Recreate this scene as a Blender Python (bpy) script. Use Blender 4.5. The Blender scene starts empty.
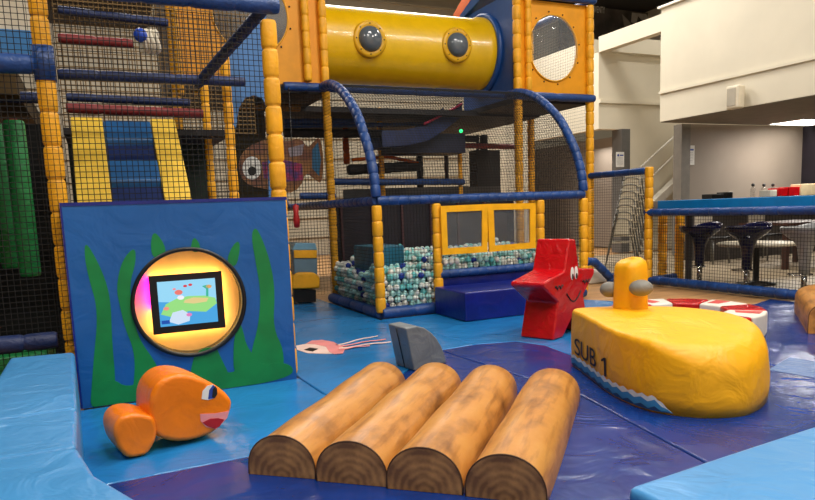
import bpy, bmesh, math, random
from mathutils import Vector, Matrix
random.seed(7)
S = bpy.context.scene
COL = S.collection
PI = math.pi

# ------------------------------------------------------------------ camera frame (solved from the photo's vanishing points)
H = 1.2
FPX = 675.0
PX, PY = 410.0, 300.0
def _d(u, v): return Vector((u-PX, v-PY, FPX))
_z = -_d(600, 5300).normalized()
_x = _d(1900, 155); _x = (_x - _x.dot(_z)*_z).normalized()
_y = _x.cross(_z)
if _y.dot(_d(97, 221)) < 0: _y = -_y
M = Matrix((_x, _y, _z))
CAM = Vector((0, 0, H))
def at(u, v, axis, val):
    """world point where the sight line meets the plane axis=val"""
    r = M @ _d(u, v)
    k = 'xyz'.index(axis)
    return CAM + r*((val-CAM[k])/r[k])
cd = bpy.data.cameras.new('camera'); cam = bpy.data.objects.new('camera', cd); COL.objects.link(cam)
cd.sensor_width = 36; cd.lens = FPX/815*36; cd.shift_x = -2.5/815; cd.shift_y = 50/815
cd.clip_end = 200
R = Matrix((M.col[0], -M.col[1], -M.col[2])).transposed()
cam.matrix_world = Matrix.Translation(CAM) @ R.to_4x4()
S.camera = cam

# ------------------------------------------------------------------ materials
def lin(c): return tuple(((x/255)/12.92 if x/255 <= .04045 else ((x/255+.055)/1.055)**2.4) for x in c)
_m = {}
def mat(name, rgb, rough=.5, metal=0, emit=None, estr=0, var=.06, scale=6, bump=0, bscale=8, alpha=1, trans=0, spec=.5, rgb2=None, stretch=None, fac=(.4, .6), coat=0):
    if name in _m: return _m[name]
    m = bpy.data.materials.new(name); m.use_nodes = True; _m[name] = m
    nt = m.node_tree; b = nt.nodes['Principled BSDF']
    c = lin(rgb)
    b.inputs['Roughness'].default_value = rough; b.inputs['Metallic'].default_value = metal
    b.inputs['Specular IOR Level'].default_value = spec
    b.inputs['Coat Weight'].default_value = coat
    tc = nt.nodes.new('ShaderNodeTexCoord'); mp = nt.nodes.new('ShaderNodeMapping')
    nt.links.new(tc.outputs['Object'], mp.inputs[0])
    if stretch: mp.inputs['Scale'].default_value = stretch
    n = nt.nodes.new('ShaderNodeTexNoise'); n.inputs['Scale'].default_value = scale; n.inputs['Detail'].default_value = 5
    nt.links.new(mp.outputs[0], n.inputs['Vector'])
    r = nt.nodes.new('ShaderNodeValToRGB')
    c2 = lin(rgb2) if rgb2 else tuple(x*(1-var) for x in c)
    c1 = c if rgb2 else tuple(min(1, x*(1+var)) for x in c)
    r.color_ramp.elements[0].color = (*c2, 1); r.color_ramp.elements[1].color = (*c1, 1)
    r.color_ramp.elements[0].position = fac[0]; r.color_ramp.elements[1].position = fac[1]
    nt.links.new(n.outputs['Fac'], r.inputs[0]); nt.links.new(r.outputs[0], b.inputs['Base Color'])
    if bump:
        n2 = nt.nodes.new('ShaderNodeTexNoise'); n2.inputs['Scale'].default_value = bscale; n2.inputs['Detail'].default_value = 3
        n2.inputs['Distortion'].default_value = .8
        nt.links.new(tc.outputs['Object'], n2.inputs['Vector'])
        bp = nt.nodes.new('ShaderNodeBump'); bp.inputs['Strength'].default_value = bump; bp.inputs['Distance'].default_value = .05
        nt.links.new(n2.outputs['Fac'], bp.inputs['Height']); nt.links.new(bp.outputs[0], b.inputs['Normal'])
    if emit:
        b.inputs['Emission Color'].default_value = (*lin(emit), 1); b.inputs['Emission Strength'].default_value = estr
    b.inputs['Alpha'].default_value = alpha
    b.inputs['Transmission Weight'].default_value = trans
    return m

YEL = mat('yellow foam padding', (238, 170, 26), .5, var=.1, bump=.15, bscale=25)
YPAN = mat('yellow plastic panel', (228, 152, 0), .5, var=.05)
YSUB = mat('yellow vinyl', (246, 176, 0), .45, var=.04, scale=3, bump=.4, bscale=5)
BLU = mat('blue foam padding', (18, 62, 126), .42, var=.15, bump=.2, bscale=25)
DBLU = mat('dark blue foam padding', (22, 40, 86), .5, var=.15, bump=.2, bscale=25)
LMAT = mat('light blue vinyl mat', (32, 122, 190), .24, var=.06, scale=2, bump=.45, bscale=3.2)
LPAD = mat('sky blue vinyl pad', (66, 138, 196), .36, var=.05, scale=2, bump=.35, bscale=5)
NMAT = mat('navy vinyl mat', (12, 50, 122), .25, var=.12, scale=2.5, bump=.5, bscale=2.8)
NBOX = mat('navy vinyl box', (14, 32, 122), .3, var=.1, bump=.2, bscale=5)
TEAL = mat('teal vinyl', (30, 110, 140), .35, bump=.3, bscale=5)
WPAN = mat('blue panel vinyl', (14, 92, 166), .42, var=.05, scale=3, bump=.25, bscale=4)
WEED = mat('green seaweed print', (0, 128, 62), .5, var=.1)
ORA = mat('orange vinyl', (242, 126, 6), .36, var=.06, bump=.22, bscale=7)
RED = mat('red vinyl', (190, 14, 22), .22, var=.08, bump=.45, bscale=6)
GREY = mat('grey vinyl', (112, 118, 124), .45, var=.06, bump=.3, bscale=8)
GKNB = mat('grey foam knob', (124, 122, 116), .55, bump=.2)
WHT = mat('white vinyl', (228, 224, 214), .4, var=.04)
BLK = mat('black plastic', (14, 14, 15), .4)
BLKINK = mat('black ink', (18, 14, 14), .6)
WINK = mat('white print', (236, 236, 232), .6, var=.02)
PINK = mat('pink print', (240, 150, 150), .5)
PALE = mat('pale pink print', (246, 215, 205), .5)
DRED = mat('deep red print', (176, 20, 30), .5)
NET = mat('black net twine', (20, 20, 22), .8)
NETY = mat('tan net twine', (120, 96, 60), .8)
WALLW = mat('cream painted wall', (216, 208, 188), .7, var=.03, scale=1)
WALLG = mat('grey painted wall', (150, 138, 126), .7, var=.05, scale=1)
CEILM = mat('dark ceiling', (56, 54, 52), .8)
DARKD = mat('dark deck board', (34, 32, 36), .7, var=.2)
PURP = mat('dark purple panel', (26, 18, 30), .7, var=.2)
GRN = mat('green vinyl', (26, 126, 66), .45, bump=.3)
RPIPE = mat('dark red pipe padding', (120, 34, 36), .5)
CHROME = mat('chrome', (190, 190, 190), .15, 1)
NSTOOL = mat('navy glossy plastic', (16, 18, 60), .15)
SSTOOL = mat('silver plastic', (176, 176, 176), .3, .2)
BROWN = mat('dark brown wood', (60, 32, 22), .5)
ROPE = mat('white rope', (215, 208, 190), .8)
STEEL = mat('steel tube', (120, 118, 112), .35, .7)
SEATM = mat('grey beige seat plastic', (196, 186, 164), .6)
ORNG = mat('orange plastic', (178, 78, 18), .9, spec=.1)
PAPER = mat('white paper', (232, 230, 226), .7)
BLUINK = mat('blue ink', (40, 70, 160), .6)
WAVE1 = mat('pale wave print', (226, 232, 232), .5)
WAVE2 = mat('mid blue wave print', (58, 140, 196), .5)
WAVE3 = mat('dark blue wave print', (22, 62, 110), .5)
def glass(name, rgb, rough=.05, alpha=.35):
    return mat(name, rgb, rough, alpha=alpha, spec=.8)
BUB = glass('smoked bubble plastic', (92, 102, 112), .12, 1)
CLR = glass('clear bubble plastic', (210, 215, 218), .05, .16)

# bark print: the tan log fabric carries printed brown stains
def logmat():
    m = bpy.data.materials.new('printed bark vinyl'); m.use_nodes = True
    nt = m.node_tree; b = nt.nodes['Principled BSDF']; b.inputs['Roughness'].default_value = .4
    L = nt.links.new
    tc = nt.nodes.new('ShaderNodeTexCoord'); oi = nt.nodes.new('ShaderNodeObjectInfo')
    ad = nt.nodes.new('ShaderNodeVectorMath'); ad.operation = 'ADD'; L(tc.outputs['Object'], ad.inputs[0])
    sc = nt.nodes.new('ShaderNodeVectorMath'); sc.operation = 'SCALE'; sc.inputs[3].default_value = 7
    L(oi.outputs['Location'], sc.inputs[0]); L(sc.outputs[0], ad.inputs[1])
    def noise(s, st, d=5):
        mp = nt.nodes.new('ShaderNodeMapping'); mp.inputs['Scale'].default_value = st; L(ad.outputs[0], mp.inputs[0])
        n = nt.nodes.new('ShaderNodeTexNoise'); n.inputs['Scale'].default_value = s; n.inputs['Detail'].default_value = d; L(mp.outputs[0], n.inputs[0]); return n
    n1 = noise(4.5, (1.6, .8, 1.6), 7); n2 = noise(26, (1, .12, 1)); 
    r1 = nt.nodes.new('ShaderNodeValToRGB'); e = r1.color_ramp.elements
    e[0].position = .24; e[0].color = (*lin((120, 76, 36)), 1); e[1].position = .47; e[1].color = (*lin((194, 132, 60)), 1)
    x = e.new(.75); x.color = (*lin((206, 148, 74)), 1)
    L(n1.outputs[0], r1.inputs[0])
    r2 = nt.nodes.new('ShaderNodeValToRGB'); e = r2.color_ramp.elements
    e[0].position = .3; e[0].color = (.45, .36, .28, 1); e[1].position = .5; e[1].color = (1, 1, 1, 1)
    L(n2.outputs[0], r2.inputs[0])
    mx = nt.nodes.new('ShaderNodeMix'); mx.data_type = 'RGBA'; mx.blend_type = 'MULTIPLY'; mx.inputs[0].default_value = .7
    L(r1.outputs[0], mx.inputs[6]); L(r2.outputs[0], mx.inputs[7]); L(mx.outputs[2], b.inputs['Base Color'])
    bp = nt.nodes.new('ShaderNodeBump'); bp.inputs['Strength'].default_value = .25; bp.inputs['Distance'].default_value = .04; L(n1.outputs[0], bp.inputs['Height']); L(bp.outputs[0], b.inputs['Normal'])
    return m
def ringmat():
    m = bpy.data.materials.new('printed growth rings'); m.use_nodes = True
    nt = m.node_tree; b = nt.nodes['Principled BSDF']; b.inputs['Roughness'].default_value = .5
    L = nt.links.new
    tc = nt.nodes.new('ShaderNodeTexCoord')
    w = nt.nodes.new('ShaderNodeTexWave'); w.wave_type = 'RINGS'; w.rings_direction = 'Y'; w.inputs['Scale'].default_value = 9; w.inputs['Distortion'].default_value = 3; w.inputs['Detail'].default_value = 3; w.inputs['Detail Scale'].default_value = 2
    L(tc.outputs['Object'], w.inputs[0])
    n = nt.nodes.new('ShaderNodeTexNoise'); n.inputs['Scale'].default_value = 8; n.inputs['Detail'].default_value = 6; L(tc.outputs['Object'], n.inputs[0])
    mxf = nt.nodes.new('ShaderNodeMath'); mxf.operation = 'MULTIPLY_ADD'; mxf.inputs[1].default_value = .13; L(w.outputs['Fac'], mxf.inputs[0]); L(n.outputs[0], mxf.inputs[2])
    r = nt.nodes.new('ShaderNodeValToRGB'); e = r.color_ramp.elements
    e[0].position = .42; e[0].color = (*lin((124, 84, 48)), 1); e[1].position = .72; e[1].color = (*lin((196, 142, 82)), 1)
    L(mxf.outputs[0], r.inputs[0]); L(r.outputs[0], b.inputs['Base Color'])
    return m
LOGM = logmat(); RINGM = ringmat()

# ------------------------------------------------------------------ object helpers
class MB:
    def __init__(s): s.v = []; s.f = []; s.sm = []; s.mi = []
    def add(s, vs, fs, smooth=False, mi=0):
        o = len(s.v); s.v += [tuple(v) for v in vs]
        for f in fs: s.f.append([o+i for i in f]); s.sm.append(smooth); s.mi.append(mi)
    def box(s, a, b, mi=0):
        x0, x1 = sorted((a[0], b[0])); y0, y1 = sorted((a[1], b[1])); z0, z1 = sorted((a[2], b[2]))
        vs = [(x0, y0, z0), (x1, y0, z0), (x1, y1, z0), (x0, y1, z0), (x0, y0, z1), (x1, y0, z1), (x1, y1, z1), (x0, y1, z1)]
        s.add(vs, [(0, 3, 2, 1), (4, 5, 6, 7), (0, 1, 5, 4), (1, 2, 6, 5), (2, 3, 7, 6), (3, 0, 4, 7)], mi=mi); return s
    def prism(s, poly, e1, e2, org, d, mi=0):
        """poly in (e1,e2) axes at org, extruded by vector d"""
        e1, e2, org, d = map(Vector, (e1, e2, org, d)); n = len(poly)
        vs = [org+e1*p[0]+e2*p[1] for p in poly]; vs += [v+d for v in vs]
        fs = [list(range(n)), list(range(2*n-1, n-1, -1))]+[(i, i+n, (i+1) % n+n, (i+1) % n) for i in range(n)]
        s.add(vs, fs, mi=mi); return s
    def tube(s, pts, r, n=10, closed=False, cap=True, smooth=True, exp=2, rf=None, mi=0):
        pts = [Vector(p) for p in pts]; N = len(pts); rings = []
        prev = None
        for i, p in enumerate(pts):
            if closed: t = pts[(i+1) % N]-pts[i-1]
            else: t = pts[min(i+1, N-1)]-pts[max(i-1, 0)]
            t.normalize()
            if prev is None:
                a = Vector((0, 0, 1)) if abs(t.z) < .9 else Vector((1, 0, 0))
                e = (a-t*a.dot(t)).normalized()
            else:
                e = (prev-t*prev.dot(t)).normalized()
            prev = e; f = t.cross(e)
            rr = rf(i) if rf else (r[i] if isinstance(r, (list, tuple)) else r)
            ring = []
            for k in range(n):
                th = 2*PI*(k+.5)/n; c, q = math.cos(th), math.sin(th)
                g = (abs(c)**exp+abs(q)**exp)**(-1/exp)
                ring.append(p+(e*c+f*q)*rr*g)
            rings.append(ring)
        vs = [v for r_ in rings for v in r_]; fs = []
        for i in range(N if closed else N-1):
            j = (i+1) % N
            for k in range(n):
                fs.append((i*n+k, j*n+k, j*n+(k+1) % n, i*n+(k+1) % n))
        s.add(vs, fs, smooth, mi)
        if cap and not closed:
            o = len(s.v)-len(vs)
            s.f.append([o+k for k in range(n)]); s.sm.append(False); s.mi.append(mi)
            s.f.append([o+(N-1)*n+k for k in range(n-1, -1, -1)]); s.sm.append(False); s.mi.append(mi)
        return s
    def lathe(s, prof, org=(0, 0, 0), n=24, mi=0):
        vs = []; fs = []
        for r, z in prof:
            for k in range(n):
                a = 2*PI*k/n; vs.append((org[0]+r*math.cos(a), org[1]+r*math.sin(a), org[2]+z))
        for i in range(len(prof)-1):
            for k in range(n): fs.append((i*n+k, i*n+(k+1) % n, (i+1)*n+(k+1) % n, (i+1)*n+k))
        s.add(vs, fs, True, mi); return s
    def sphere(s, c, r, n=16, m=10, mi=0):
        rx, ry, rz = r if isinstance(r, (tuple, list)) else (r, r, r)
        vs = []; fs = []
        for i in range(m+1):
            p = PI*i/m
            for k in range(n):
                a = 2*PI*k/n; vs.append((c[0]+rx*math.sin(p)*math.cos(a), c[1]+ry*math.sin(p)*math.sin(a), c[2]+rz*math.cos(p)))
        for i in range(m):
            for k in range(n): fs.append((i*n+k, (i+1)*n+k, (i+1)*n+(k+1) % n, i*n+(k+1) % n))
        s.add(vs, fs, True, mi); return s
    def mesh(s, name, mats):
        me = bpy.data.meshes.new(name); me.from_pydata(s.v, [], s.f)
        for m in (mats if isinstance(mats, (list, tuple)) else [mats]): me.materials.append(m)
        for p, sm, mi in zip(me.polygons, s.sm, s.mi): p.use_smooth = sm; p.material_index = mi
        bm = bmesh.new(); bm.from_mesh(me); bmesh.ops.remove_doubles(bm, verts=bm.verts, dist=1e-6)
        bmesh.ops.recalc_face_normals(bm, faces=bm.faces); bm.to_mesh(me); bm.free()
        return me
    def build(s, name, mats, parent=None, bevel=0, seg=3):
        o = bpy.data.objects.new(name, s.mesh(name, mats)); COL.objects.link(o)
        if parent: 
            o.parent = parent; o.location = -parent.location if not parent.parent else (0, 0, 0)
            if parent.parent: o.location = (0, 0, 0)
        if bevel:
            b = o.modifiers.new('bevel', 'BEVEL'); b.width = bevel; b.segments = seg; b.limit_method = 'ANGLE'; b.angle_limit = .6
            for p in o.data.polygons: p.use_smooth = True
            w = o.modifiers.new('wn', 'WEIGHTED_NORMAL')
        return o
# every thing sits at its base; part meshes are written in world coordinates and shifted back by the parent's origin
def thing(name, label, cat, loc=(0, 0, 0), group=None):
    o = bpy.data.objects.new(name, None); COL.objects.link(o); o.location = loc; o.empty_display_size = .1
    o['label'] = label; o['category'] = cat
    if group: o['group'] = group
    return o
def sub(parent, mb, name, mats, bevel=0, seg=3, label=None):
    """sub-part: world-written mesh under a part"""
    o = bpy.data.objects.new(name, mb.mesh(name, mats)); COL.objects.link(o); o.parent = parent
    if bevel:
        b = o.modifiers.new('bevel', 'BEVEL'); b.width = bevel; b.segments = seg; b.limit_method = 'ANGLE'; b.angle_limit = .6
    if label: o['label'] = label
    return o
def tag(o, label, cat, group=None):
    o['label'] = label; o['category'] = cat
    if group: o['group'] = group
    return o
def recenter(o):
    """move a single-mesh thing's origin to its base centre"""
    vs = o.data.vertices
    c = Vector((sum(v.co.x for v in vs)/len(vs), sum(v.co.y for v in vs)/len(vs), min(v.co.z for v in vs)))
    o.data.transform(Matrix.Translation(-c)); o.location = c; return o
def struct(name, mb, m, bevel=0):
    o = mb.build(name, m, bevel=bevel); o['kind'] = 'structure'; return o
def text_mesh(body, size, depth=.002, xs=1):
    cu = bpy.data.curves.new('t', 'FONT'); cu.body = body; cu.size = size; cu.extrude = depth; cu.align_x = 'CENTER'; cu.align_y = 'CENTER'
    o = bpy.data.objects.new('t', cu); COL.objects.link(o)
    dg = bpy.context.evaluated_depsgraph_get(); me = bpy.data.meshes.new_from_object(o.evaluated_get(dg))
    bpy.data.objects.remove(o); me.transform(Matrix.Diagonal((xs, 1, 1, 1))); return me
def place_text(body, size, org, ex, ey, m, name, parent, depth=.002, xs=1):
    me = text_mesh(body, size, depth, xs)
    ex, ey = Vector(ex).normalized(), Vector(ey).normalized(); ez = ex.cross(ey)
    T = Matrix((ex, ey, ez)).transposed().to_4x4(); T.translation = Vector(org)
    me.transform(T); me.materials.clear(); me.materials.append(m)
    o = bpy.data.objects.new(name, me); COL.objects.link(o); o.parent = parent
    if not parent.parent: o.location = -parent.location if parent.type == 'EMPTY' else (0, 0, 0)
    return o

# padded tube: foam sleeves with a pinched tie between them
def padded(pts, seg=.2, r=.055, exp=3, n=12, jit=.0, mb=None, pinch=.8):
    pts = [Vector(p) for p in pts]
    ds = [0]
    for a, b in zip(pts, pts[1:]): ds.append(ds[-1]+(b-a).length)
    L = ds[-1]; ns = max(1, round(L/seg)); sl = L/ns
    def pos(d):
        for i in range(len(ds)-1):
            if d <= ds[i+1]+1e-9: return pts[i].lerp(pts[i+1], (d-ds[i])/(ds[i+1]-ds[i]))
        return pts[-1]
    P = []; Rr = []
    for i in range(ns):
        s0 = i*sl
        q = r*random.uniform(1-jit, 1+jit)
        for t, k in ((.0, pinch), (.04, .93), (.12, 1), (.5, 1.02), (.88, 1), (.96, .93)):
            P.append(pos(s0+t*sl)); Rr.append(q*k)
    P.append(pts[-1]); Rr.append(r*pinch)
    mb = mb or MB(); mb.tube(P, Rr, n, exp=exp); return mb
def post(parent, x, y, z0, z1, r=.054, seg=.2, m=None, name='post'):
    return padded([(x, y, z0), (x, y, z1)], seg, r, 3.4, 12, .04, pinch=.76).build(name, m or YEL, parent)
def rail(parent, pts, r=.05, seg=.13, m=None, name='rail'):
    return padded(pts, seg, r, 2.2, 10, .03, pinch=.86).build(name, m or BLU, parent)

def strand(mb, pts, r):
    """three-sided twine"""
    pts = [Vector(p) for p in pts]; n = 3; vs = []; fs = []
    for i, p in enumerate(pts):
        t = (pts[min(i+1, len(pts)-1)]-pts[max(i-1, 0)]).normalized()
        a = Vector((0, 0, 1)) if abs(t.z) < .9 else Vector((1, 0, 0))
        e = (a-t*a.dot(t)).normalized(); f = t.cross(e)
        for k in range(3):
            th = 2*PI*k/3+.5; vs.append(p+(e*math.cos(th)+f*math.sin(th))*r)
    for i in range(len(pts)-1):
        for k in range(3): fs.append((i*3+k, i*3+(k+1) % 3, (i+1)*3+(k+1) % 3, (i+1)*3+k))
    mb.add(vs, fs)
def net(parent, o, a, b, pitch=.04, r=.002, m=None, sag=0, name='net', mb=None, clip=None):
    """planar net spanned by vectors a,b from o"""
    own = mb is None
    mb = mb or MB(); o, a, b = map(Vector, (o, a, b))
    na = max(1, round(a.length/pitch)); nb = max(1, round(b.length/pitch)); nn = a.cross(b).normalized()
    def P(s, t): return o+a*s+b*t+nn*sag*math.sin(PI*s)*math.sin(PI*t)
    k = 8 if sag else 1
    for i in range(na+1):
        t1 = clip(i/na) if clip else 1
        if t1 > .01: strand(mb, [P(i/na, t1*j/k) for j in range(k+1)], r)
    for j in range(nb+1):
        s1 = 0
        if clip:
            ss = [i/na for i in range(na+1) if clip(i/na) >= j/nb]
            if len(ss) < 2: continue
            strand(mb, [P(ss[0], j/nb), P(ss[-1], j/nb)], r)
        else: strand(mb, [P(i/k, j/nb) for i in range(k+1)], r)
    if own: return mb.build(name, m or NET, parent)
def holed_panel(x0, x1, z0, z1, holes, y, th, mb=None):
    """board facing -Y with round (cx,cz,rx,rz) holes cut through it; each hole sits in its own rectangular cell"""
    mb = mb or MB()
    for (cx, cz, rx, rz) in holes:
        n = 48; ang = [2*PI*k/n for k in range(n)]
        inner = [(cx+rx*math.cos(a), cz+rz*math.sin(a)) for a in ang]
        outer = []
        for a in ang:
            c, s_ = math.cos(a), math.sin(a); ts = []
            if c > 1e-6: ts.append((x1-cx)/c)
            if c < -1e-6: ts.append((x0-cx)/c)
            if s_ > 1e-6: ts.append((z1-cz)/s_)
            if s_ < -1e-6: ts.append((z0-cz)/s_)
            t = min(ts); outer.append((cx+c*t, cz+s_*t))
        # snap nearest to the corners
        for cxn, czn in ((x0, z0), (x1, z0), (x0, z1), (x1, z1)):
            k = min(range(n), key=lambda i: (outer[i][0]-cxn)**2+(outer[i][1]-czn)**2); outer[k] = (cxn, czn)
        vs = [(p[0], y, p[1]) for p in inner]+[(p[0], y, p[1]) for p in outer]+[(p[0], y+th, p[1]) for p in inner]+[(p[0], y+th, p[1]) for p in outer]
        fs = []
        for i in range(n):
            j = (i+1) % n
            fs += [(i, j, n+j, n+i), (2*n+i, 3*n+i, 3*n+j, 2*n+j), (i, 2*n+i, 2*n+j, j), (n+i, n+j, 3*n+j, 3*n+i)]
        mb.add(vs, fs)
    return mb

# ------------------------------------------------------------------ setting
def floor_mat():
    m = mat('worn tan floor', (196, 150, 98), .4, rgb2=(172, 128, 84), scale=1.2, var=.1, stretch=(1, 6, 1)); return m
struct('floor', MB().box((-7, -4, -.12), (18, 19, -.03)), floor_mat())
struct('floor', MB().box((7.3, -4, -.03), (18, 12.3, -.026)), mat('greyish cafe floor', (158, 142, 118), .45, rgb2=(140, 124, 100), scale=1.2))
struct('ceiling', MB().box((10.52, -4, 2.735), (15.1, 10.55, 2.75)), mat('grey soffit', (124, 116, 104), .8))
struct('ceiling', MB().box((-7, -4, 7.6), (18, 19, 7.8)), CEILM)
SIDING = mat('beige metal siding', (172, 164, 146), .6, var=.04, scale=.8)
mb = MB().box((-7, 18.8, 0), (18, 19, 7.6))
for i in range(13): mb.box((-7, 18.74, .5+i*.55), (18, 18.8, .56+i*.55))
struct('wall_back', mb, SIDING)
struct('wall_left', MB().box((-7, -4, 0), (-6.8, 19, 7.6)), mat('dark left wall', (70, 66, 62), .8))
struct('wall_front', MB().box((-7, -4.2, 0), (18, -4, 7.6)), WALLW)
struct('wall_outer_right', MB().box((17.8, -4, 0), (18, 19, 7.6)), WALLW)
# building on the right: mezzanine block, its soffit, the recess below, the far return wall with its opening
struct('wall_right_upper', MB().box((10.5, -4, 2.75), (17.8, 10.56, 4.93)), WALLW)
struct('trim_1', MB().box((10.46, -4, 3.29), (10.5, 10.56, 3.34)), WALLW)
struct('trim_2', MB().box((10.44, -4, 4.93), (10.7, 10.6, 4.97)), WHT)
struct('wall_recess', MB().box((11.3, 10.75, 0), (15.1, 10.9, 2.75)), WALLG)
struct('wall_recess_side', MB().box((15.1, -4, 0), (15.25, 10.9, 2.75)), PURP)
struct('trim_3', MB().box((11.25, 10.7, 0), (11.5, 10.92, 2.735)), mat('grey door frame', (122, 116, 108), .6))
struct('wall_return', MB().box((11.33, 12.4, 0), (17.8, 12.6, 4.5)).box((10.5, 12.4, 2.83), (11.33, 12.6, 4.5)), WALLW)
struct('wall_parapet', MB().box((10.5, 10.56, 4.5), (10.7, 12.4, 4.83)).box((10.71, 12.25, 4.5), (17.8, 12.39, 4.83)), WALLW)
struct('trim_4', MB().box((10.5, 12.34, 3.4), (14, 12.4, 3.47)), WALLW)
struct('wall_right_far', MB().box((10.5, 12.61, 2.83), (10.7, 18.8, 4.83)).box((10.5, 15.2, 0), (10.7, 18.8, 2.83)), WALLW)
struct('wall_alcove', MB().box((12.2, 12.6, 0), (12.35, 18.8, 2.83)), WALLG)
struct('trim_5', MB().box((11.08, 12.3, 0), (11.33, 12.62, 2.83)), mat('dark grey jamb', (96, 94, 92), .6))

# ------------------------------------------------------------------ lights
def area(name, loc, size, power, col=(1, .945, .86), rot=(0, 0, 0), sy=None):
    l = bpy.data.lights.new(name, 'AREA'); l.energy = power; l.color = col; l.size = size
    if sy: l.shape = 'RECTANGLE'; l.size_y = sy
    o = bpy.data.objects.new(name, l); COL.objects.link(o); o.location = loc; o.rotation_euler = rot; return o
for i, (x, y) in enumerate(((1.5, 1.0), (5.5, 1.5), (9.0, 4.2), (3.8, 4.6), (8.6, 9.6), (1.2, -1.5), (6.0, -1.8), (-3, 3.0))):
    t = thing('ceiling_light', 'long ceiling light under the dark warehouse roof', 'light', (x, y, 7.3), 'warehouse ceiling lights')
    MB().box((x-.75, y-.12, 7.4), (x+.75, y+.12, 7.6)).build('housing', STEEL, t)
    MB().box((x-.72, y-.1, 7.36), (x+.72, y+.1, 7.4)).build('tube_cover', mat('lit tube cover', (255, 244, 220), .5, emit=(255, 236, 205), estr=6), t)
    area('lamp', (x, y, 7.3), 1.4, 150, sy=.35)
area('lamp', (6, 13.5, 7.3), 2.5, 380)  # added area light without a fixture, brightens the back wall
area('lamp', (0, 13, 7.3), 2.5, 330)  # same for the left part of the back wall, also no fixture
area('lamp', (14, 11.6, 6.5), 2, 90); area('lamp', (9, 13.5, 6.8), 1.5, 110)  # the second is added, without a fixture, to lift the far right wall
area('lamp', (13.4, 9.3, 2.66), .8, 70)
area('lamp', (11.6, 14, 2.6), .8, 20)
w = bpy.data.worlds.new('world'); S.world = w; w.use_nodes = True
w.node_tree.nodes['Background'].inputs[0].default_value = (1, .93, .82, 1); w.node_tree.nodes['Background'].inputs[1].default_value = .15

# lit panel in the soffit
t = thing('soffit_light', 'bright flat ceiling panel light under the cream mezzanine', 'light', (12.9, 9.1, 2.72))
pa = at(770, 124, 'z', 2.74); pb = at(815, 125, 'z', 2.74); pc = at(815, 119.5, 'z', 2.74)
x0, x1 = pa.x, max(pb.x, pc.x)+.3; y0, y1 = min(pc.y, pa.y)-.1, pa.y
MB().box((pa.x, pc.y, 2.725), (pa.x+1.25, pa.y, 2.75)).build('diffuser', mat('lit diffuser', (255, 250, 240), .5, emit=(255, 248, 235), estr=6), t)
MB().box((pa.x-.03, pc.y-.03, 2.73), (pa.x+1.28, pa.y+.03, 2.76)).build('light_frame', WHT, t)

# ------------------------------------------------------------------ floor mats
def slab(name, poly, z0, z1, m, label, cat='mat', group=None, bevel=.012):
    mb = MB().prism(poly, (1, 0, 0), (0, 1, 0), (0, 0, z0), (0, 0, z1-z0))
    o = mb.build(name, m, bevel=bevel); recenter(o); return tag(o, label, cat, group)
G = lambda u, v: at(u, v, 'z', 0).xy[:]
a0, a1 = G(250, 455), G(118, 481)
far = [G(440, 350), G(475, 344), G(515, 341), G(545, 345), G(574, 356)]
ZT = -.001
pA = [(-.24, 4.72), (-.2, 3.3), a1, a0, (1.35, 3.92), (1.27, 4.26), (1.25, 4.77)]
slab('floor_mat', pA, -.03, ZT, LMAT, 'light blue vinyl floor mat under the orange fish')
pB = [(1.26, 4.78), (1.28, 4.26), (1.36, 3.93), far[0], far[1], (2.75, 6.85), (2.72, 9.6), (1.26, 9.6)]
slab('floor_mat', pB, -.03, ZT, LMAT, 'light blue vinyl floor mat with the pink squid print on it')
pC = [far[1], far[2], far[3], far[4], (3.9, 4.6), (4.1, 5.3), (5.58, 5.9), (5.6, 6.4), (5.35, 6.85), (2.76, 6.85)]
pC = [(p[0]+(.01 if i < 2 else 0), p[1]) for i, p in enumerate(pC)]
slab('floor_mat', pC, -.03, ZT, LMAT, 'light blue vinyl floor mat under the red starfish')
nA = [(-.19, 3.29), (-.19, 2.6), (.0, 2.0), (.5, 1.6), (1.16, 1.41), (2.3, 1.5), (2.66, 3.3), far[0], (1.36, 3.9), (a0[0], a0[1]-.01), (a1[0], a1[1]-.01)]
slab('floor_mat', nA, -.03, ZT, NMAT, 'navy blue vinyl floor mat under the four log rollers')
nB = [(2.31, 1.5), (4.5, 1.6), (5.2, 2.4), (4.3, 3.0), (4.1, 5.28), (3.91, 4.58), (far[4][0], far[4][1]-.01), (far[3][0], far[3][1]-.01), (far[2][0], far[2][1]-.01), (far[1][0], far[1][1]-.01), (far[0][0]+.01, far[0][1]), (2.67, 3.3)]
slab('floor_mat', nB, -.03, ZT, NMAT, 'navy blue vinyl floor mat under the yellow submarine')
nC = [(4.31, 3.0), (5.21, 2.41), (7.05, 2.2), (7.05, 5.35), (6.6, 5.2), (5.6, 5.7), (4.11, 5.28)]
slab('floor_mat', nC, -.03, ZT, NMAT, 'navy blue vinyl floor mat under the life ring by the fence')
# patch print on the navy mat
t = thing('fin_print', 'pale blue pointed print on the navy mat right of the submarine', 'print', (4.35, 3.05, 0))
MB().prism([G(768, 370), G(790, 357.5), G(840, 366), G(840, 382)], (1, 0, 0), (0, 1, 0), (0, 0, 0), (0, 0, .002)).build('print_patch', mat('faded blue print', (96, 126, 176), .3, bump=.5, bscale=14), t)
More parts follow.
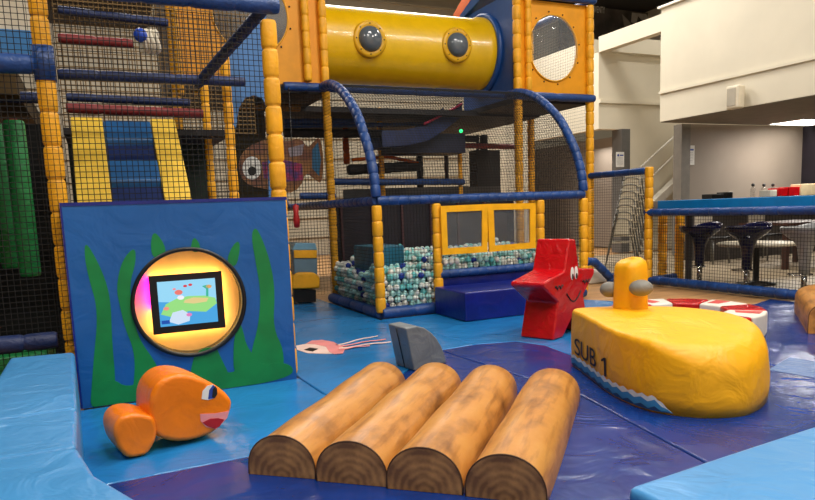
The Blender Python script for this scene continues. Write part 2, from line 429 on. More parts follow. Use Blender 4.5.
# squid print
t = thing('squid_print', 'pink and white cartoon squid printed on the light blue mat', 'print', (1.8, 5.9, 0))
def flat(pts, m, name, par, z=.001, th=.002): return MB().prism([G(*p) for p in pts], (1, 0, 0), (0, 1, 0), (0, 0, z), (0, 0, th)).build(name, m, par)
flat([(297, 350), (296, 346), (306, 344), (318, 341), (330, 343), (342, 346), (345, 350), (340, 354), (325, 354), (308, 353.5)], PALE, 'squid_head', t)
flat([(306, 344), (312, 341), (322, 340.3), (334, 342.5), (345, 349.5), (343, 354), (334, 354.6), (329, 352), (326, 347), (315, 344.5)], PINK, 'squid_cap', t, .0035)
flat([(304, 350.5), (310, 348.3), (318, 349.5), (313, 352)], BLKINK, 'squid_eye', t, .006)
for i, e in enumerate(((336, 345.5, 378, 336), (338, 347, 386, 339.5), (339, 349, 391, 342.5), (338, 350.5, 370, 346.5))):
    x0, y0, x1, y1 = e
    pts = [(x0+(x1-x0)*k/6, y0+(y1-y0)*k/6+math.sin(k*1.4)*.5-.5) for k in range(7)]
    flat(pts+[(p[0], p[1]+1.1-.08*j) for j, p in zip(range(6, -1, -1), reversed(pts))], PINK if i % 2 else PALE, 'tentacle', t, .0035+.002*i)

# ------------------------------------------------------------------ padded border blocks
ZP = .39
def pad(poly, label): return slab('padded_border_block', poly, -.03, ZP, LPAD, label, 'padding', None, .025)
ob = pad([(-.56, 4.72), (-.56, 3.24), (-.152, 3.24), (-.2, 4.68)], 'sky blue padded border block below the left net post')
ob = pad([(-.56, 3.235), (-.56, 2.68), (-.14, 2.68), (-.15, 3.235)], 'short sky blue padded border block, middle one on the left')
pad([(-.56, 2.675), (-.56, 1.0), (-.05, .75), (.5, .55), (1.12, .55), (1.16, 1.41), (.82, 1.45), (.5, 1.6), (.24, 1.8), (.05, 2.03), (-.08, 2.35), (-.138, 2.675)], 'sky blue curved padded corner block in the bottom left corner')
pad([(1.31, .6), (4.4, .75), (4.4, 1.62), (3.1, 1.58), (2.24, 1.51), (1.75, 1.47), (1.31, 1.43)], 'sky blue wrinkled padded border block in the bottom right corner')

# ------------------------------------------------------------------ log rollers
def log(loc, ang, L, w, h, label, group=None, endm=None, pw=.92):
    t = thing('foam_log', label, 'log', (0, 0, 0), group)
    n = 20; prof = [(w/2, .0)]
    hb = h*.18
    for k in range(n+1):
        a = PI*k/n; prof.append((w/2*math.cos(a)*(1-.0), hb+(h-hb)*math.sin(a)**pw))
    prof.append((-w/2, 0))
    mb = MB(); ny = 12; vs = []
    ins = .014
    for j in range(ny+1):
        y = L*j/ny
        s_ = 1
        for x, z in prof: vs.append((x*s_+.004*math.sin(3*y+loc[0]*9), y, z*s_+(.004*math.sin(9*y+loc[0]*7) if z > .01 else 0)))
    # end roundings
    m_ = len(prof)
    fs = [(j*m_+k, j*m_+k+1, (j+1)*m_+k+1, (j+1)*m_+k) for j in range(ny) for k in range(m_-1)]
    mb.add(vs, fs, True)
    mb.add([vs[k] for k in (0, m_-1)]+[vs[ny*m_+m_-1], vs[ny*m_]], [(0, 1, 2, 3)])
    mb.add(vs[ny*m_:], [list(range(m_))])
    b = mb.build('log_body', LOGM, t)
    e = MB(); e.prism([(p[0]*.992, p[1]*.992) for p in prof], (1, 0, 0), (0, 0, 1), (vs[0][0]-w/2, -.002, .001), (0, .004, 0))
    e.build('log_end', endm or RINGM, t)
    s_ = MB().tube([(vs[0][0]-w/2+p[0]*.995, -.001, p[1]*.995+.001) for p in prof], .0035, 6); s_.build('seam', mat('brown seam', (92, 60, 30), .6), t)
    for c in t.children: c.location = (0, 0, 0)
    t.location = loc; t.rotation_euler = (0, 0, ang); return t
P0 = Vector((.547, 3.087, 0)); P1 = Vector((1.544, 2.128, 0)); row = (P1-P0)/4
ang = math.atan2(row.y, row.x)
wl = row.length
for i, lb in enumerate(('half round foam log nearest the orange fish', 'second foam log from the orange fish', 'third foam log from the orange fish', 'half round foam log nearest the yellow submarine, end with bold rings')):
    c = P0+row*(i+.5)
    log((c.x, c.y, 0), ang+math.radians((3.4, 2.4, 1.9, 0)[i]), (1.5, 1.52, 1.53, 1.52)[i], wl-.008, .197, lb)
c = at(798, 338, 'z', 0)
log((c.x+.42, c.y-.15, 0), math.radians(-50), 1.3, .6, .285, 'tan foam log cut by the right edge of the photo', endm=LOGM, pw=.4)

# ------------------------------------------------------------------ generic soft extrusion with smooth bulging outline
def smooth_outline(pts, it=2, keep=()):
    for _ in range(it):
        q = []
        n = len(pts)
        for i in range(n):
            a, b = Vector(pts[i]), Vector(pts[(i+1) % n])
            q += [tuple(a*.75+b*.25), tuple(a*.25+b*.75)]
        pts = q
    return pts

# ------------------------------------------------------------------ orange fish
FO = Vector((.095, 3.60, 0)); FU = Vector((1, .2, 0)).normalized(); FN = Vector((-.2, 1, 0)).normalized()
def FP(u, v):  # point of the fish's upright front face seen at that pixel, in face coordinates
    r = M @ _d(u, v); k = (FO-CAM).dot(FN)/r.dot(FN); p = CAM+r*k
    return ((p-FO).dot(FU), max(p.z, .004))
t = thing('foam_fish', 'orange foam fish with an eye and a red open mouth', 'fish', (.25, 3.7, 0))
body = [(150, 411), (150.5, 398), (156, 385), (168, 375), (186, 373), (207, 380), (223, 389.5), (232, 399), (233, 406), (229, 418), (218, 430.5), (203, 438.5), (182, 443), (166, 441), (154, 435), (150, 424)]
def FR(pts, off, dep): return MB().prism(pts, FU, (0, 0, 1), FO+FN*off, FN*dep)
FR(smooth_outline([FP(*p) for p in body], 2), 0, .3).build('body', ORA, t, bevel=.03, seg=4)
tail = [(154, 417), (146, 414), (132, 412), (119, 416), (112, 428), (116, 446), (126, 458), (137, 460), (147, 455), (155, 441), (157, 430)]
FR(smooth_outline([FP(*p) for p in tail], 2), -.02, .27).build('tail', ORA, t, bevel=.025, seg=4)
def fd(pts, m, name, k, par=t):
    return MB().prism([FP(*p) for p in pts], FU, (0, 0, 1), FO-FN*.0025*k, FN*.004).build(name, m, par)
def ell(cx, cy, rx, ry, n=24, rot=0):
    return [(cx+rx*math.cos(2*PI*k/n)*math.cos(rot)-ry*math.sin(2*PI*k/n)*math.sin(rot), cy+rx*math.cos(2*PI*k/n)*math.sin(rot)+ry*math.sin(2*PI*k/n)*math.cos(rot)) for k in range(n)]
fd([(201.5, 399), (202.5, 391), (207, 386), (213, 384.5), (216.5, 388), (216.8, 394), (214.5, 398), (208, 400)], WINK, 'eye_white', 1)
fd([(208, 399), (209, 390), (213, 384.8), (216.5, 388), (216.8, 394), (214.5, 398)], BLUINK, 'iris', 2)
fd([(211.8, 397), (212.5, 389), (215, 386), (216.6, 388.5), (216.8, 394), (214.5, 397.6)], BLKINK, 'pupil', 3)
fd([(200, 414), (214, 413.5), (229, 411), (227, 418), (216, 429), (206, 427), (200.5, 421)], PINK, 'lips', 1)
fd([(202, 422.5), (210, 418.5), (218, 418), (224, 419.5), (219, 426.5), (214, 428.5), (207, 426)], DRED, 'mouth', 2)

# ------------------------------------------------------------------ grey fin
A = Vector((2.02, 4.74, 0)); B = Vector((2.05, 4.47, 0)); Cc = Vector((2.40, 4.58, 0))
t = thing('foam_shark_fin', 'grey foam shark fin standing behind the logs', 'shark fin', (2.15, 4.6, 0))
dt = (A-B); ax = Vector((.93, .30, 0)).normalized()
prof = [(0, 0), (-.075, .335), (.05, .335)]
for k in range(1, 9):
    a = k/8; prof.append((.05+.30*math.sin(a*PI/2)**1.0*1.0, .335*math.cos(a*PI/2)**.8 if k < 8 else .0))
prof = [(0, 0), (-.07, .335), (.045, .335), (.12, .31), (.19, .265), (.25, .205), (.3, .13), (.335, .05), (.345, 0)]
MB().prism(prof, ax, (0, 0, 1), B, dt).build('fin_body', GREY, t, bevel=.012)
mid = (A+B)/2
nv = Vector((-.335, 0, -.07)); 
MB().tube([mid+Vector((-.004, 0, .01)), mid+ax*(-.07)+Vector((-.005, 0, .325))], .004, 6).build('zip', BLK, t)

# ------------------------------------------------------------------ red starfish
t = thing('foam_starfish', 'large red foam starfish with a smiling face', 'starfish', (3.9, 5.1, 0))
ca, sa = math.cos(.422), math.sin(.422); U = Vector((ca, sa, 0)); N = Vector((-sa, ca, 0)); Rr = .497; CX = Vector((3.88, 4.95, 0)); T = .34
sp = [(-.06, 1.77), (.17, 1.75), (.3, 1.2), (.94, 1.14), (.93, 1.03), (.48, .68), (.68, 0.0), (.36, 0), (.02, .3), (-.33, 0), (-.7, 0), (-.5, .66), (-1.0, .98), (-1.0, 1.06), (-.24, 1.2)]
pts = [(x*Rr, z*Rr) for x, z in sp]
MB().prism(pts, U, (0, 0, 1), CX, N*T).build('star_body', RED, t, bevel=.022, seg=4)
def SF(x, z, k=0): return CX+U*x*Rr+Vector((0, 0, z*Rr))-N*(.002+.002*k)
def sfp(pts, m, name, k): 
    return MB().prism([(p[0]*Rr, p[1]*Rr) for p in pts], U, (0, 0, 1), CX-N*(.001+.0025*k), N*.003).build(name, m, t)
for ex in (.02, .17):
    sfp(ell(ex, 1.13, .062, .12), WINK, 'eye_white', 1); sfp(ell(ex+.01, 1.07, .032, .055), BLKINK, 'pupil', 2)
sm = [SF(-.2+.55*k/12, .78-.17*math.sin(PI*k/12), 1) for k in range(13)]
MB().tube(sm, .006, 6).build('smile', BLKINK, t)
for x0, zz in ((-.62, .93), (.42, .93)):
    MB().tube([SF(x0+.28*k/10, zz+.035*math.sin(k*1.5), 1) for k in range(11)], .006, 6).build('cheek_mark', BLKINK, t)

# ------------------------------------------------------------------ yellow submarine
t = thing('foam_submarine', 'yellow foam submarine lettered SUB 1 with a wave print', 'submarine', (3.3, 3.3, 0))
out = [(3.16, 4.02), (3.05, 3.78), (2.95, 3.53), (2.85, 3.29), (2.79, 3.07), (2.775, 2.86), (2.83, 2.72), (2.93, 2.6), (3.12, 2.52), (3.31, 2.555), (3.5, 2.65), (3.66, 2.79), (3.78, 2.95), (3.86, 3.15), (3.88, 3.35), (3.84, 3.55), (3.74, 3.72), (3.58, 3.86), (3.38, 3.98)]
nO = len(out)
def cr(P_, t_):  # closed catmull-rom
    i = int(math.floor(t_)) % len(P_); f = t_-math.floor(t_)
    p = [Vector(P_[(i+k-1) % len(P_)]) for k in range(4)]
    return .5*((2*p[1])+(-p[0]+p[2])*f+(2*p[0]-5*p[1]+4*p[2]-p[3])*f*f+(-p[0]+3*p[1]-3*p[2]+p[3])*f**3)
NS = nO*6; ol = [cr(out, k/6) for k in range(NS)]
cen = Vector((3.32, 3.3))
mb = MB(); vs = []; NV = 14
def prm(k):
    s_ = k/6  # outline parameter
    # nose = indices 5..12 : tall soft roundover; side panel 0..4 : crisp edge
    w_ = math.exp(-((s_-8.2)/(2.3 if s_ < 8.2 else 3.2))**2)
    return w_
HS = .42
for j in range(NV+1):
    for k in range(NS):
        w_ = prm(k); p = ol[k]; r = .03+.17*w_
        ztop = HS-.03*w_
        zl = ztop-r*1.15
        d = (cen-p); 
        if j <= 3: q = p; z = .0+zl*j/3; bul = .012*math.sin(PI*j/3)
        else:
            a = (j-3)/(NV-3-3)*PI/2
            if j <= NV-3: q = p+d.normalized()*r*(1-math.cos(a)); z = zl+(ztop-zl)*math.sin(a); bul = 0
            else:
                f = (j-(NV-3))/3; q0 = p+d.normalized()*r; q = q0.lerp(cen, f*.98); z = ztop+.03*math.sin(f*PI/2)*1.0; bul = 0
        q = q-d.normalized()*bul
        z += .0 if j < 4 else 0
        vs.append((q.x, q.y, z))
fs = [(j*NS+k, j*NS+(k+1) % NS, (j+1)*NS+(k+1) % NS, (j+1)*NS+k) for j in range(NV) for k in range(NS)]
mb.add(vs, fs, True); mb.add(vs[NV*NS:], [list(range(NS))], True); mb.add(vs[:NS], [list(range(NS-1, -1, -1))])
mb.build('hull', YSUB, t)
# white/blue wave band and letters follow the left side
def side(s_, z, off=.004):
    p = cr(out, s_); q = cr(out, s_+.05)-cr(out, s_-.05); n = Vector((q.y, -q.x)).normalized()
    if n.dot(cen-p) > 0: n = -n
    b = .012*math.sin(PI*max(0, min(1, z/.38)))
    p = p+n*(off+b); return Vector((p.x, p.y, z))
def band(z0f, z1f, m, name, off):
    mb = MB(); n = 110; vs = []
    for i in range(n+1):
        s_ = .2+(6.0-.2)*i/n; vs += [side(s_, z0f(i/n), off), side(s_, z1f(i/n), off)]
    mb.add(vs, [(2*i, 2*i+2, 2*i+3, 2*i+1) for i in range(n)]); return mb.build(name, m, t)
saw = lambda f, n, a: a*abs(((f*n) % 1)*2-1)
tap = lambda f: min(1, (1-f)*9)
band(lambda f: .012, lambda f: .012+(.075+saw(f, 15, .016))*tap(f), WAVE1, 'wave_foam', .004)
band(lambda f: .012, lambda f: .012+(.048+saw(f+.3, 11, .018))*tap(f), WAVE2, 'wave_band', .006)
band(lambda f: .012, lambda f: .012+(.008+saw(f+.3, 11, .02))*tap(f), WAVE3, 'wave_dark', .008)  # dark blue stripe of the printed wave
me = text_mesh('SUB 1', .17, .0005, .8)
xs = [v.co.x for v in me.vertices]; xa, xb = min(xs), max(xs)
ya = min(v.co.y for v in me.vertices); yb = max(v.co.y for v in me.vertices)
bm = bmesh.new(); bm.from_mesh(me); bmesh.ops.subdivide_edges(bm, edges=[e for e in bm.edges if e.calc_length() > .03], cuts=2); bm.to_mesh(me); bm.free()
for v in me.vertices:
    f = (v.co.x-xa)/(xb-xa); g_ = (v.co.y-ya)/(yb-ya)
    off = .006+(v.co.z+.0005)
    p = side(.64+f*2.3, .112+g_*.12, off); v.co = p
me.materials.clear(); me.materials.append(BLKINK)
yspl = side(.5+.80*2.3, .15, 0).y
bm = bmesh.new(); bm.from_mesh(me); bmesh.ops.delete(bm, geom=[v for v in bm.verts if v.co.y <= yspl], context='VERTS'); bm.to_mesh(me); bm.free()
o = bpy.data.objects.new('lettering', me); COL.objects.link(o); o.parent = t; o.location = -t.location
q1 = [(2.99, .104), (3.11, .104), (3.11, .224), (3.0, .224), (2.8, .2), (2.8, .187), (2.99, .203)]
mb = MB(); mb.add([side(s1, z1, .0065) for s1, z1 in q1]+[side(s1, z1, .0075) for s1, z1 in q1], [list(range(7)), list(range(13, 6, -1))]+[(k1, (k1+1) % 7, 7+(k1+1) % 7, 7+k1) for k1 in range(7)])
mb.build('number', BLKINK, t)
# conning tower and knobs
c = Vector((3.42, 3.7))
mb = MB(); vs = []; n = 28
for (z, s_) in ((.40, 1.04), (.5, 1), (.62, .98), (.7, .97), (.74, .94), (.765, .85), (.788, .6), (.793, 0.02)):
    for k in range(n):
        a = 2*PI*k/n; x, y = math.cos(a), math.sin(a); g_ = (abs(x)**3.5+abs(y)**3.5)**(-1/3.5)
        vs.append((c.x+x*g_*.102*s_*.98, c.y+y*g_*.105*s_, z+.012*x*(z > .6)))
mb.add(vs, [(j*n+k, j*n+(k+1) % n, (j+1)*n+(k+1) % n, (j+1)*n+k) for j in range(7) for k in range(n)], True)
mb.add(vs[-n:], [list(range(n))], True)
mb.build('conning_tower', YSUB, t)
kp = at(641, 288, 'y', 3.55); MB().sphere((kp.x, 3.55, kp.z), (.085, .075, .058)).build('knob', GKNB, t)
kp = at(605, 290, 'y', 3.85); MB().sphere((kp.x+.045, 3.85, kp.z), (.07, .075, .058)).build('knob', GKNB, t)
# ------------------------------------------------------------------ life ring
RC = Vector((4.83, 4.53)); ZR = .2
t = thing('foam_life_ring', 'red and white foam life ring lying flat behind the submarine', 'life ring', (RC.x, RC.y, 0))
for i in range(10):
    am = math.radians(5+36*i); h_ = math.radians(17.2); Ro, Ri = .68, .36
    pl = [(RC.x+R2*math.cos(am+d2), RC.y+R2*math.sin(am+d2)) for R2, d2 in ((Ro, -h_), (Ro*1.005, 0), (Ro, h_), (Ri, h_), (Ri, -h_))]
    MB().prism(pl, (1, 0, 0), (0, 1, 0), (0, 0, 0), (0, 0, ZR)).build('ring_block', (RED if i % 2 else WHT), t, bevel=.02)
    if i % 2 == 0:
        pl = [(RC.x+r_*math.cos(am+d_), RC.y+r_*math.sin(am+d_)) for r_, d_ in ((.64, -.02), (.64, .2), (.42, .16), (.45, -.06))]
        MB().prism(pl, (1, 0, 0), (0, 1, 0), (0, 0, ZR), (0, 0, .003)).build('ring_print', mat('faded red print', (206, 70, 66), .5), t)

# ------------------------------------------------------------------ navy step box
t = thing('step_box', 'glossy navy foam step box against the ball pit', 'step', (4.1, 6.4, 0))
MB().box((3.42, 6.12, 0), (4.95, 6.83, .31)).build('box_body', NBOX, t, bevel=.02)
# ------------------------------------------------------------------ interactive wall panel with screen
YW = 4.74
t = thing('seaweed_screen_panel', 'blue padded panel with green seaweed and a round lit screen', 'panel', (.55, 4.8, 0))
holed_panel(-.19, 1.225, 0, 1.3, [(.525, .63, .35, .35)], YW, .13).build('panel_board', WPAN, t)
MB().box((-.2, YW-.004, 1.296), (1.232, YW+.135, 1.318)).box((-.2, YW-.003, 0), (-.188, YW+.135, 1.3)).build('panel_edge', NBOX, t)
def W(u, v): p = at(u, v, 'y', YW); return (p.x, p.z)
def weed(pts, k=0): 
    pl = smooth_outline([W(*p) for p in pts], 2)
    pl = [(min(max(x, -.185), 1.222), max(z, .004)) for x, z in pl]
    MB().prism(pl, (1, 0, 0), (0, 0, 1), (0, YW-.003-.0006*k, 0), (0, .0035+.0006*k, 0)).build('seaweed_print', WEED, t)
weed([(85, 240), (84.5, 258), (90, 283), (96, 302), (97, 325), (95, 345), (92, 380), (90, 412), (112, 412), (116, 385), (112, 340), (111, 305), (107, 284), (98, 262)])
weed([(135, 246), (122, 260), (116, 287), (120, 307), (125, 328), (134, 350), (135, 375), (130, 405), (160, 404), (160, 372), (152, 357), (143, 345), (136, 330), (131, 305), (130, 282), (136, 262)], 1)
weed([(154, 231), (150.5, 241), (152, 258), (164, 258), (166, 250), (162, 240)])
weed([(193, 236), (190, 252), (201, 252), (199, 242)])
weed([(239, 240), (232, 246), (226, 262), (236, 268), (240, 250)])
weed([(255, 226), (251, 236), (256, 264), (261, 294), (258, 328), (252, 348), (248, 378), (283, 376), (284, 350), (273, 328), (275, 292), (271, 264), (262, 238)])
weed([(238, 318), (233, 345), (234, 380), (256, 380), (258, 362), (246, 345), (243, 330)], 1)
weed([(196, 350), (190, 372), (190, 392), (232, 388), (229, 374), (220, 356), (216, 346)], 2)
weed([(92, 386), (90, 413), (150, 402), (200, 393), (250, 386), (292, 376), (293, 366), (280, 362), (262, 365), (252, 357), (240, 368), (229, 374), (215, 366), (200, 380), (175, 370), (150, 378), (127, 388), (112, 378)], 3)
# recess: ring, back plate, glow, screen
XC, ZC = .525, .63
def ringmesh(r0, r1, y0, y1, n=64):
    mb = MB(); vs = []
    for r, y in ((r0, y0), (r1, y0), (r1, y1), (r0, y1)):
        for k in range(n): a = 2*PI*k/n; vs.append((XC+r*math.cos(a), y, ZC+r*math.sin(a)))
    fs = [(j*n+k, ((j+1) % 4)*n+k, ((j+1) % 4)*n+(k+1) % n, j*n+(k+1) % n) for j in range(4) for k in range(n)]
    mb.add(vs, fs, True); return mb
ringmesh(.348, .374, YW-.02, YW+.1).build('bezel', BLK, t)
n = 64
mb = MB(); mb.add([(XC+.35*math.cos(2*PI*k/n), YW+.11, ZC+.35*math.sin(2*PI*k/n)) for k in range(n)], [list(range(n))])
mb.prism([(XC+.35*math.cos(2*PI*k/n), ZC+.35*math.sin(2*PI*k/n)) for k in range(n)], (1, 0, 0), (0, 0, 1), (0, YW+.105, 0), (0, .02, 0))
mb.build('back_plate', mat('warm back plate', (240, 190, 120), .5), t)
# LED strips around the screen housing light the recess
sx0, sx1, sz0, sz1 = XC-.235, XC+.215, ZC-.19, ZC+.182
LEDW = mat('warm led strip', (255, 225, 120), .5, emit=(255, 214, 130), estr=9)
LEDM = mat('magenta led strip', (255, 60, 255), .5, emit=(255, 20, 255), estr=16)
MB().box((sx0, YW+.046, sz1), (sx1, YW+.1, sz1+.006)).box((sx0, YW+.046, sz0-.006), (sx1, YW+.1, sz0)).box((sx1, YW+.046, sz0), (sx1+.006, YW+.1, sz1)).box((sx0-.006, YW+.046, sz0), (sx0, YW+.1, sz0+.15)).build('warm_led_strip', LEDW, t)
MB().box((sx0-.006, YW+.046, sz0+.16), (sx0, YW+.1, sz1)).build('magenta_led_strip', LEDM, t)
MB().box((sx0, YW+.045, sz0), (sx1, YW+.104, sz1)).box((sx0-.012, YW+.03, sz0-.012), (sx1+.012, YW+.045, sz1+.012)).build('screen_housing', BLK, t, bevel=.004)
def scrmat():
    m = bpy.data.materials.new('game screen'); m.use_nodes = True; nt = m.node_tree; b = nt.nodes['Principled BSDF']
    return m
px0, px1, pz0, pz1 = sx0+.037, sx1-.037, sz0+.037, sz1-.032
def em(name, rgb, s_=.85): return mat(name, (10, 10, 10), .3, emit=rgb, estr=s_, var=0)
scr = MB().box((px0, YW+.026, pz0), (px1, YW+.031, pz1)).build('screen', em('screen sky', (150, 215, 245)), t)
def sc_poly(pts, m, name, k):
    o = MB().prism([(px0+(px1-px0)*p[0], pz0+(pz1-pz0)*p[1]) for p in pts], (1, 0, 0), (0, 0, 1), (0, YW+.026-.0012*k, 0), (0, .0012*k, 0))
    o2 = o.build(name, m, t); return o2
sc_poly([(0, 0), (1, 0), (1, .5), (.6, .4), (.3, .52), (0, .56)], em('screen sea', (70, 165, 225)), 'screen_sea', 1)
sc_poly([(.02, .28), (.2, .2), (.5, .3), (.8, .25), (1, .42), (.98, .55), (.8, .62), (.5, .64), (.3, .6), (.12, .5)], em('screen island', (150, 222, 130)), 'screen_island', 2)
sc_poly([(.42, .5), (.6, .46), (.82, .48), (.86, .56), (.6, .6), (.45, .56)], em('screen path', (225, 205, 140)), 'screen_path', 3)
sc_poly([(.15, .1), (.3, .02), (.5, .08), (.52, .22), (.4, .34), (.22, .3)], em('screen frost', (205, 225, 245)), 'screen_frost', 3)
for (x, y, r_, q) in ((.35, .74, .07, (235, 120, 110)), (.47, .87, .035, (215, 60, 70)), (.56, .89, .035, (215, 60, 70)), (.28, .82, .03, (235, 150, 160)), (.88, .82, .05, (240, 160, 90)), (.5, .22, .05, (225, 130, 190)), (.38, .62, .06, (240, 240, 250)), (.12, .4, .05, (240, 150, 130))):
    sc_poly([(x+r_*math.cos(2*PI*k/12), y+r_*.8*math.sin(2*PI*k/12)) for k in range(12)], em('screen spot %d' % int(x*100), q), 'screen_icon', 4)
sc_poly([(.82, .6), (.86, .6), (.87, .78), (.94, .84), (.85, .86), (.76, .84), (.83, .77)], em('screen tree', (60, 180, 150)), 'screen_tree', 4)
sc_poly([(.02, .06), (.16, .06), (.16, .14), (.02, .14)], em('screen badge', (20, 80, 170)), 'screen_badge', 5)
for c_ in t.children:
    if c_.name.startswith(('screen_', )) and not c_.name.startswith('screen_housing'): pass
glow = bpy.data.lights.new('screen_glow', 'POINT')
bpy.data.lights.remove(glow)
# ------------------------------------------------------------------ left climbing frame
YA = 4.93
t = thing('play_gym', 'netted climbing frame with yellow posts behind the seaweed panel', 'climbing frame', (-.2, YA, 0))
post(t, -.21, YA, .0, 2.1, .055, .2); post(t, -.21, YA, 2.27, 4.2, .055, .2)
post(t, 1.225, YA, 0, 2.555, .055, .19)
MB().tube([(-.21, YA, 2.08), (-.21, YA, 2.29)], .062, 12, exp=3).build('corner_cap', BLU, t)
rail(t, [(-.21, YA-.02, 2.65), (1.3, YA-.02, 2.65)], .055, .3)
rail(t, [(-3.2, YA, 2.18), (-.26, YA, 2.18)], .06, .34)
rail(t, [(-3.2, YA, .44), (-.3, YA, .44)], .055, .2, DBLU)
rail(t, [(-.15, YA+.05, 1.28), (1.3, YA+.05, 1.28)], .035, .3, DBLU)
# front nets
net(t, (-.14, YA+.01, 1.3), (1.32, 0, 0), (0, 0, 1.27), .036, .0028)
net(t, (-.14, YA+.01, 2.64), (1.38, 0, 0), (0, 0, 1.3), .036, .0028)
net(t, (-2.6, YA+.01, .2), (2.34, 0, 0), (0, 0, 1.94), .036, .0028)
net(t, (-2.6, YA-.03, 2.22), (2.42, 0, 0), (0, 0, 1.5), .036, .0028)
net(t, (-.275, YA-.065, .4), (.13, 0, 0), (0, 0, 3.4), .036, .0018)
# rear posts, seen through the net
for (u, v0, v1, yy, r_) in ((229, 56, 196, 6.45, .042), (207, 84, 196, 7.4, .04), (181, 0, 96, 8.3, .035), (196, -10, 96, 8.9, .035), (268, 118, 200, 8.2, .036)):
    p = at(u+(v1-120)*.07*(v1 > 150), v1, 'y', yy); q = at(u, v0, 'y', yy)
    z0 = 0 if v1 > 150 else p.z
    post(t, p.x, yy, z0, q.z, r_, .2)
def beam(u0, v0, u1, v1, yy, m=DBLU, r_=.04, name='beam', par=None):
    p = at(u0, v0, 'y', yy); q = at(u1, v1, 'y', yy)
    return rail(par or t, [p, q], r_, .3, m, name)
beam(58, 10, 168, 23, 7.6, r_=.04); beam(58, 74, 245, 82, 6.3, r_=.042); beam(66, 97, 190, 103, 7.4, r_=.04)
beam(-30, 96, 42, 98, 6.9, r_=.05)
p = at(198, 84, 'y', 6.4); q = at(264, 8, 'y', 5.1); rail(t, [p, q], .045, .16, DBLU, 'brace')
for v, u0, u1, yy in ((111, 66, 203, 7.0), (41, 58, 133, 7.5)): beam(u0, v-3, u1, v+3, yy, RPIPE, .045, 'red_bar')
# side blue board with arched hole behind the right post
yb = 6.5
def Q(u, v): p = at(u, v, 'y', yb); return (p.x, p.z)
MB().prism([Q(228, 50), Q(258, 12), Q(266, 10), Q(272, 200), Q(269, 198), Q(268, 108), Q(262, 98), Q(254, 95), Q(245, 98), Q(239, 108), Q(236, 128), Q(231, 122)], (1, 0, 0), (0, 0, 1), (0, yb, 0), (0, .04, 0)).build('arched_board', mat('mid blue board', (62, 112, 170), .5), t)
# tan far net hung in the frame and dark decks
net(t, (-.2, 7.7, 2.1), (1.9, 0, 0), (0, 0, 2.6), .045, .006, NETY)
p = at(0, 80, 'y', 6.9)
MB().box((-4, 6.6, at(10, 94, 'y', 6.6).z), (-.5, 9.5, at(10, 66, 'y', 6.6).z)).build('deck', mat('brown deck', (70, 52, 16), .8), t)
MB().box((-.2, 7.1, 2.0), (1.3, 8.6, 2.06)).build('deck', DARKD, t)
MB().box((-.2, 7.95, 0), (1.2, 8.0, 2.0)).build('back_board', mat('dark green curtain', (24, 40, 32), .8), t)
MB().box((-4, 8.0, 0), (-.25, 8.05, 2.2)).build('rear_curtain', mat('near black curtain', (12, 16, 16), .9), t)
MB().box((-1.2, 5.3, .1), (-.4, 6.2, .3)).build('crash_mat', GRN, t, bevel=.03)
MB().box((-4, 5.0, -.03), (-.3, 9, .02)).build('base_mat', mat('dark base mat', (30, 34, 40), .7), t)
# upper left boards behind the net
p = at(-60, 30, 'y', 5.6); q = at(36, 6, 'y', 5.6)
zt, zm, zb = 3.2, at(10, 30, 'y', 5.6).z, at(10, 49, 'y', 5.6).z
MB().box((p.x-1, 5.6, zm), (at(36, 20, 'y', 5.6).x, 5.64, 3.6)).build('cream_board', WALLW, t)
MB().box((p.x-1, 5.58, zb-.1), (at(36, 20, 'y', 5.6).x, 5.64, zm)).build('blue_board', mat('bright blue board', (60, 130, 196), .5), t)
for u, v0, v1 in ((10, 88, 122), (29, 100, 150)):
    pass

# hanging green rollers
for (u, v0, v1, yy, r_, lb) in ((-4, 130, 262, 6.7, .1, 'dark green hanging roller nearest the left edge'), (14, 124, 268, 6.45, .085, 'middle green hanging roller with a red strap'), (31, 121, 276, 6.1, .075, 'bright green hanging roller nearest the yellow post')):
    b = at(u, v1, 'y', yy); a = at(u-8, v0, 'y', yy)
    r0 = thing('hanging_roller', lb, 'roller', (b.x, yy, b.z))
    MB().lathe([(.001, 0), (r_*.9, 0), (r_, .02), (r_, a.z-b.z-.02), (r_*.9, a.z-b.z), (.001, a.z-b.z)], (b.x, yy, b.z)).build('roller_body', GRN, r0)
    MB().box((b.x-.025, yy-.01, a.z), (b.x+.025, yy+.01, 2.0)).build('strap', mat('red strap', (150, 24, 28), .6), r0)
# climbing ramp with padded rungs
t = thing('climbing_ramp', 'padded ramp with yellow sides and blue steps behind the net', 'ramp', (.3, 6.0, 0))
ytop, ztop, ybot, zbot = 6.9, 2.13, 5.75, 1.02
sl = (ztop-zbot)/(ytop-ybot)
def side_pl(x0, x1, nm):
    MB().prism([(5.15, zbot-sl*.6), (ytop, ztop), (ytop, ztop-.3), (5.45, zbot-sl*.6)], (0, 1, 0), (0, 0, 1), (x0, 0, 0), (x1-x0, 0, 0)).build(nm, mat('bright yellow vinyl', (236, 196, 70), .5, bump=.2), t, bevel=.01)
side_pl(-.13, .13, 'side_rail'); side_pl(.54, .76, 'side_rail')
BSTEP = mat('blue step vinyl', (34, 92, 150), .4); 
DSTEP = mat('navy step vinyl', (20, 40, 92), .4)
for i in range(9):
    y1 = ytop-.02-i*.2; z1 = ztop-(ytop-y1)*sl
    if z1 < .35: break
    y2 = y1-.2; z2 = z1-.2*sl; k_ = 0 if i % 2 == 0 else .05
    MB().prism([(y1, z1-k_), (y2, z2-k_), (y2+.05, z2-.2), (y1+.05, z1-.2)], (0, 1, 0), (0, 0, 1), (.13, 0, 0), (.41, 0, 0)).build('step', BSTEP if i % 2 == 0 else DSTEP, t, bevel=.02)
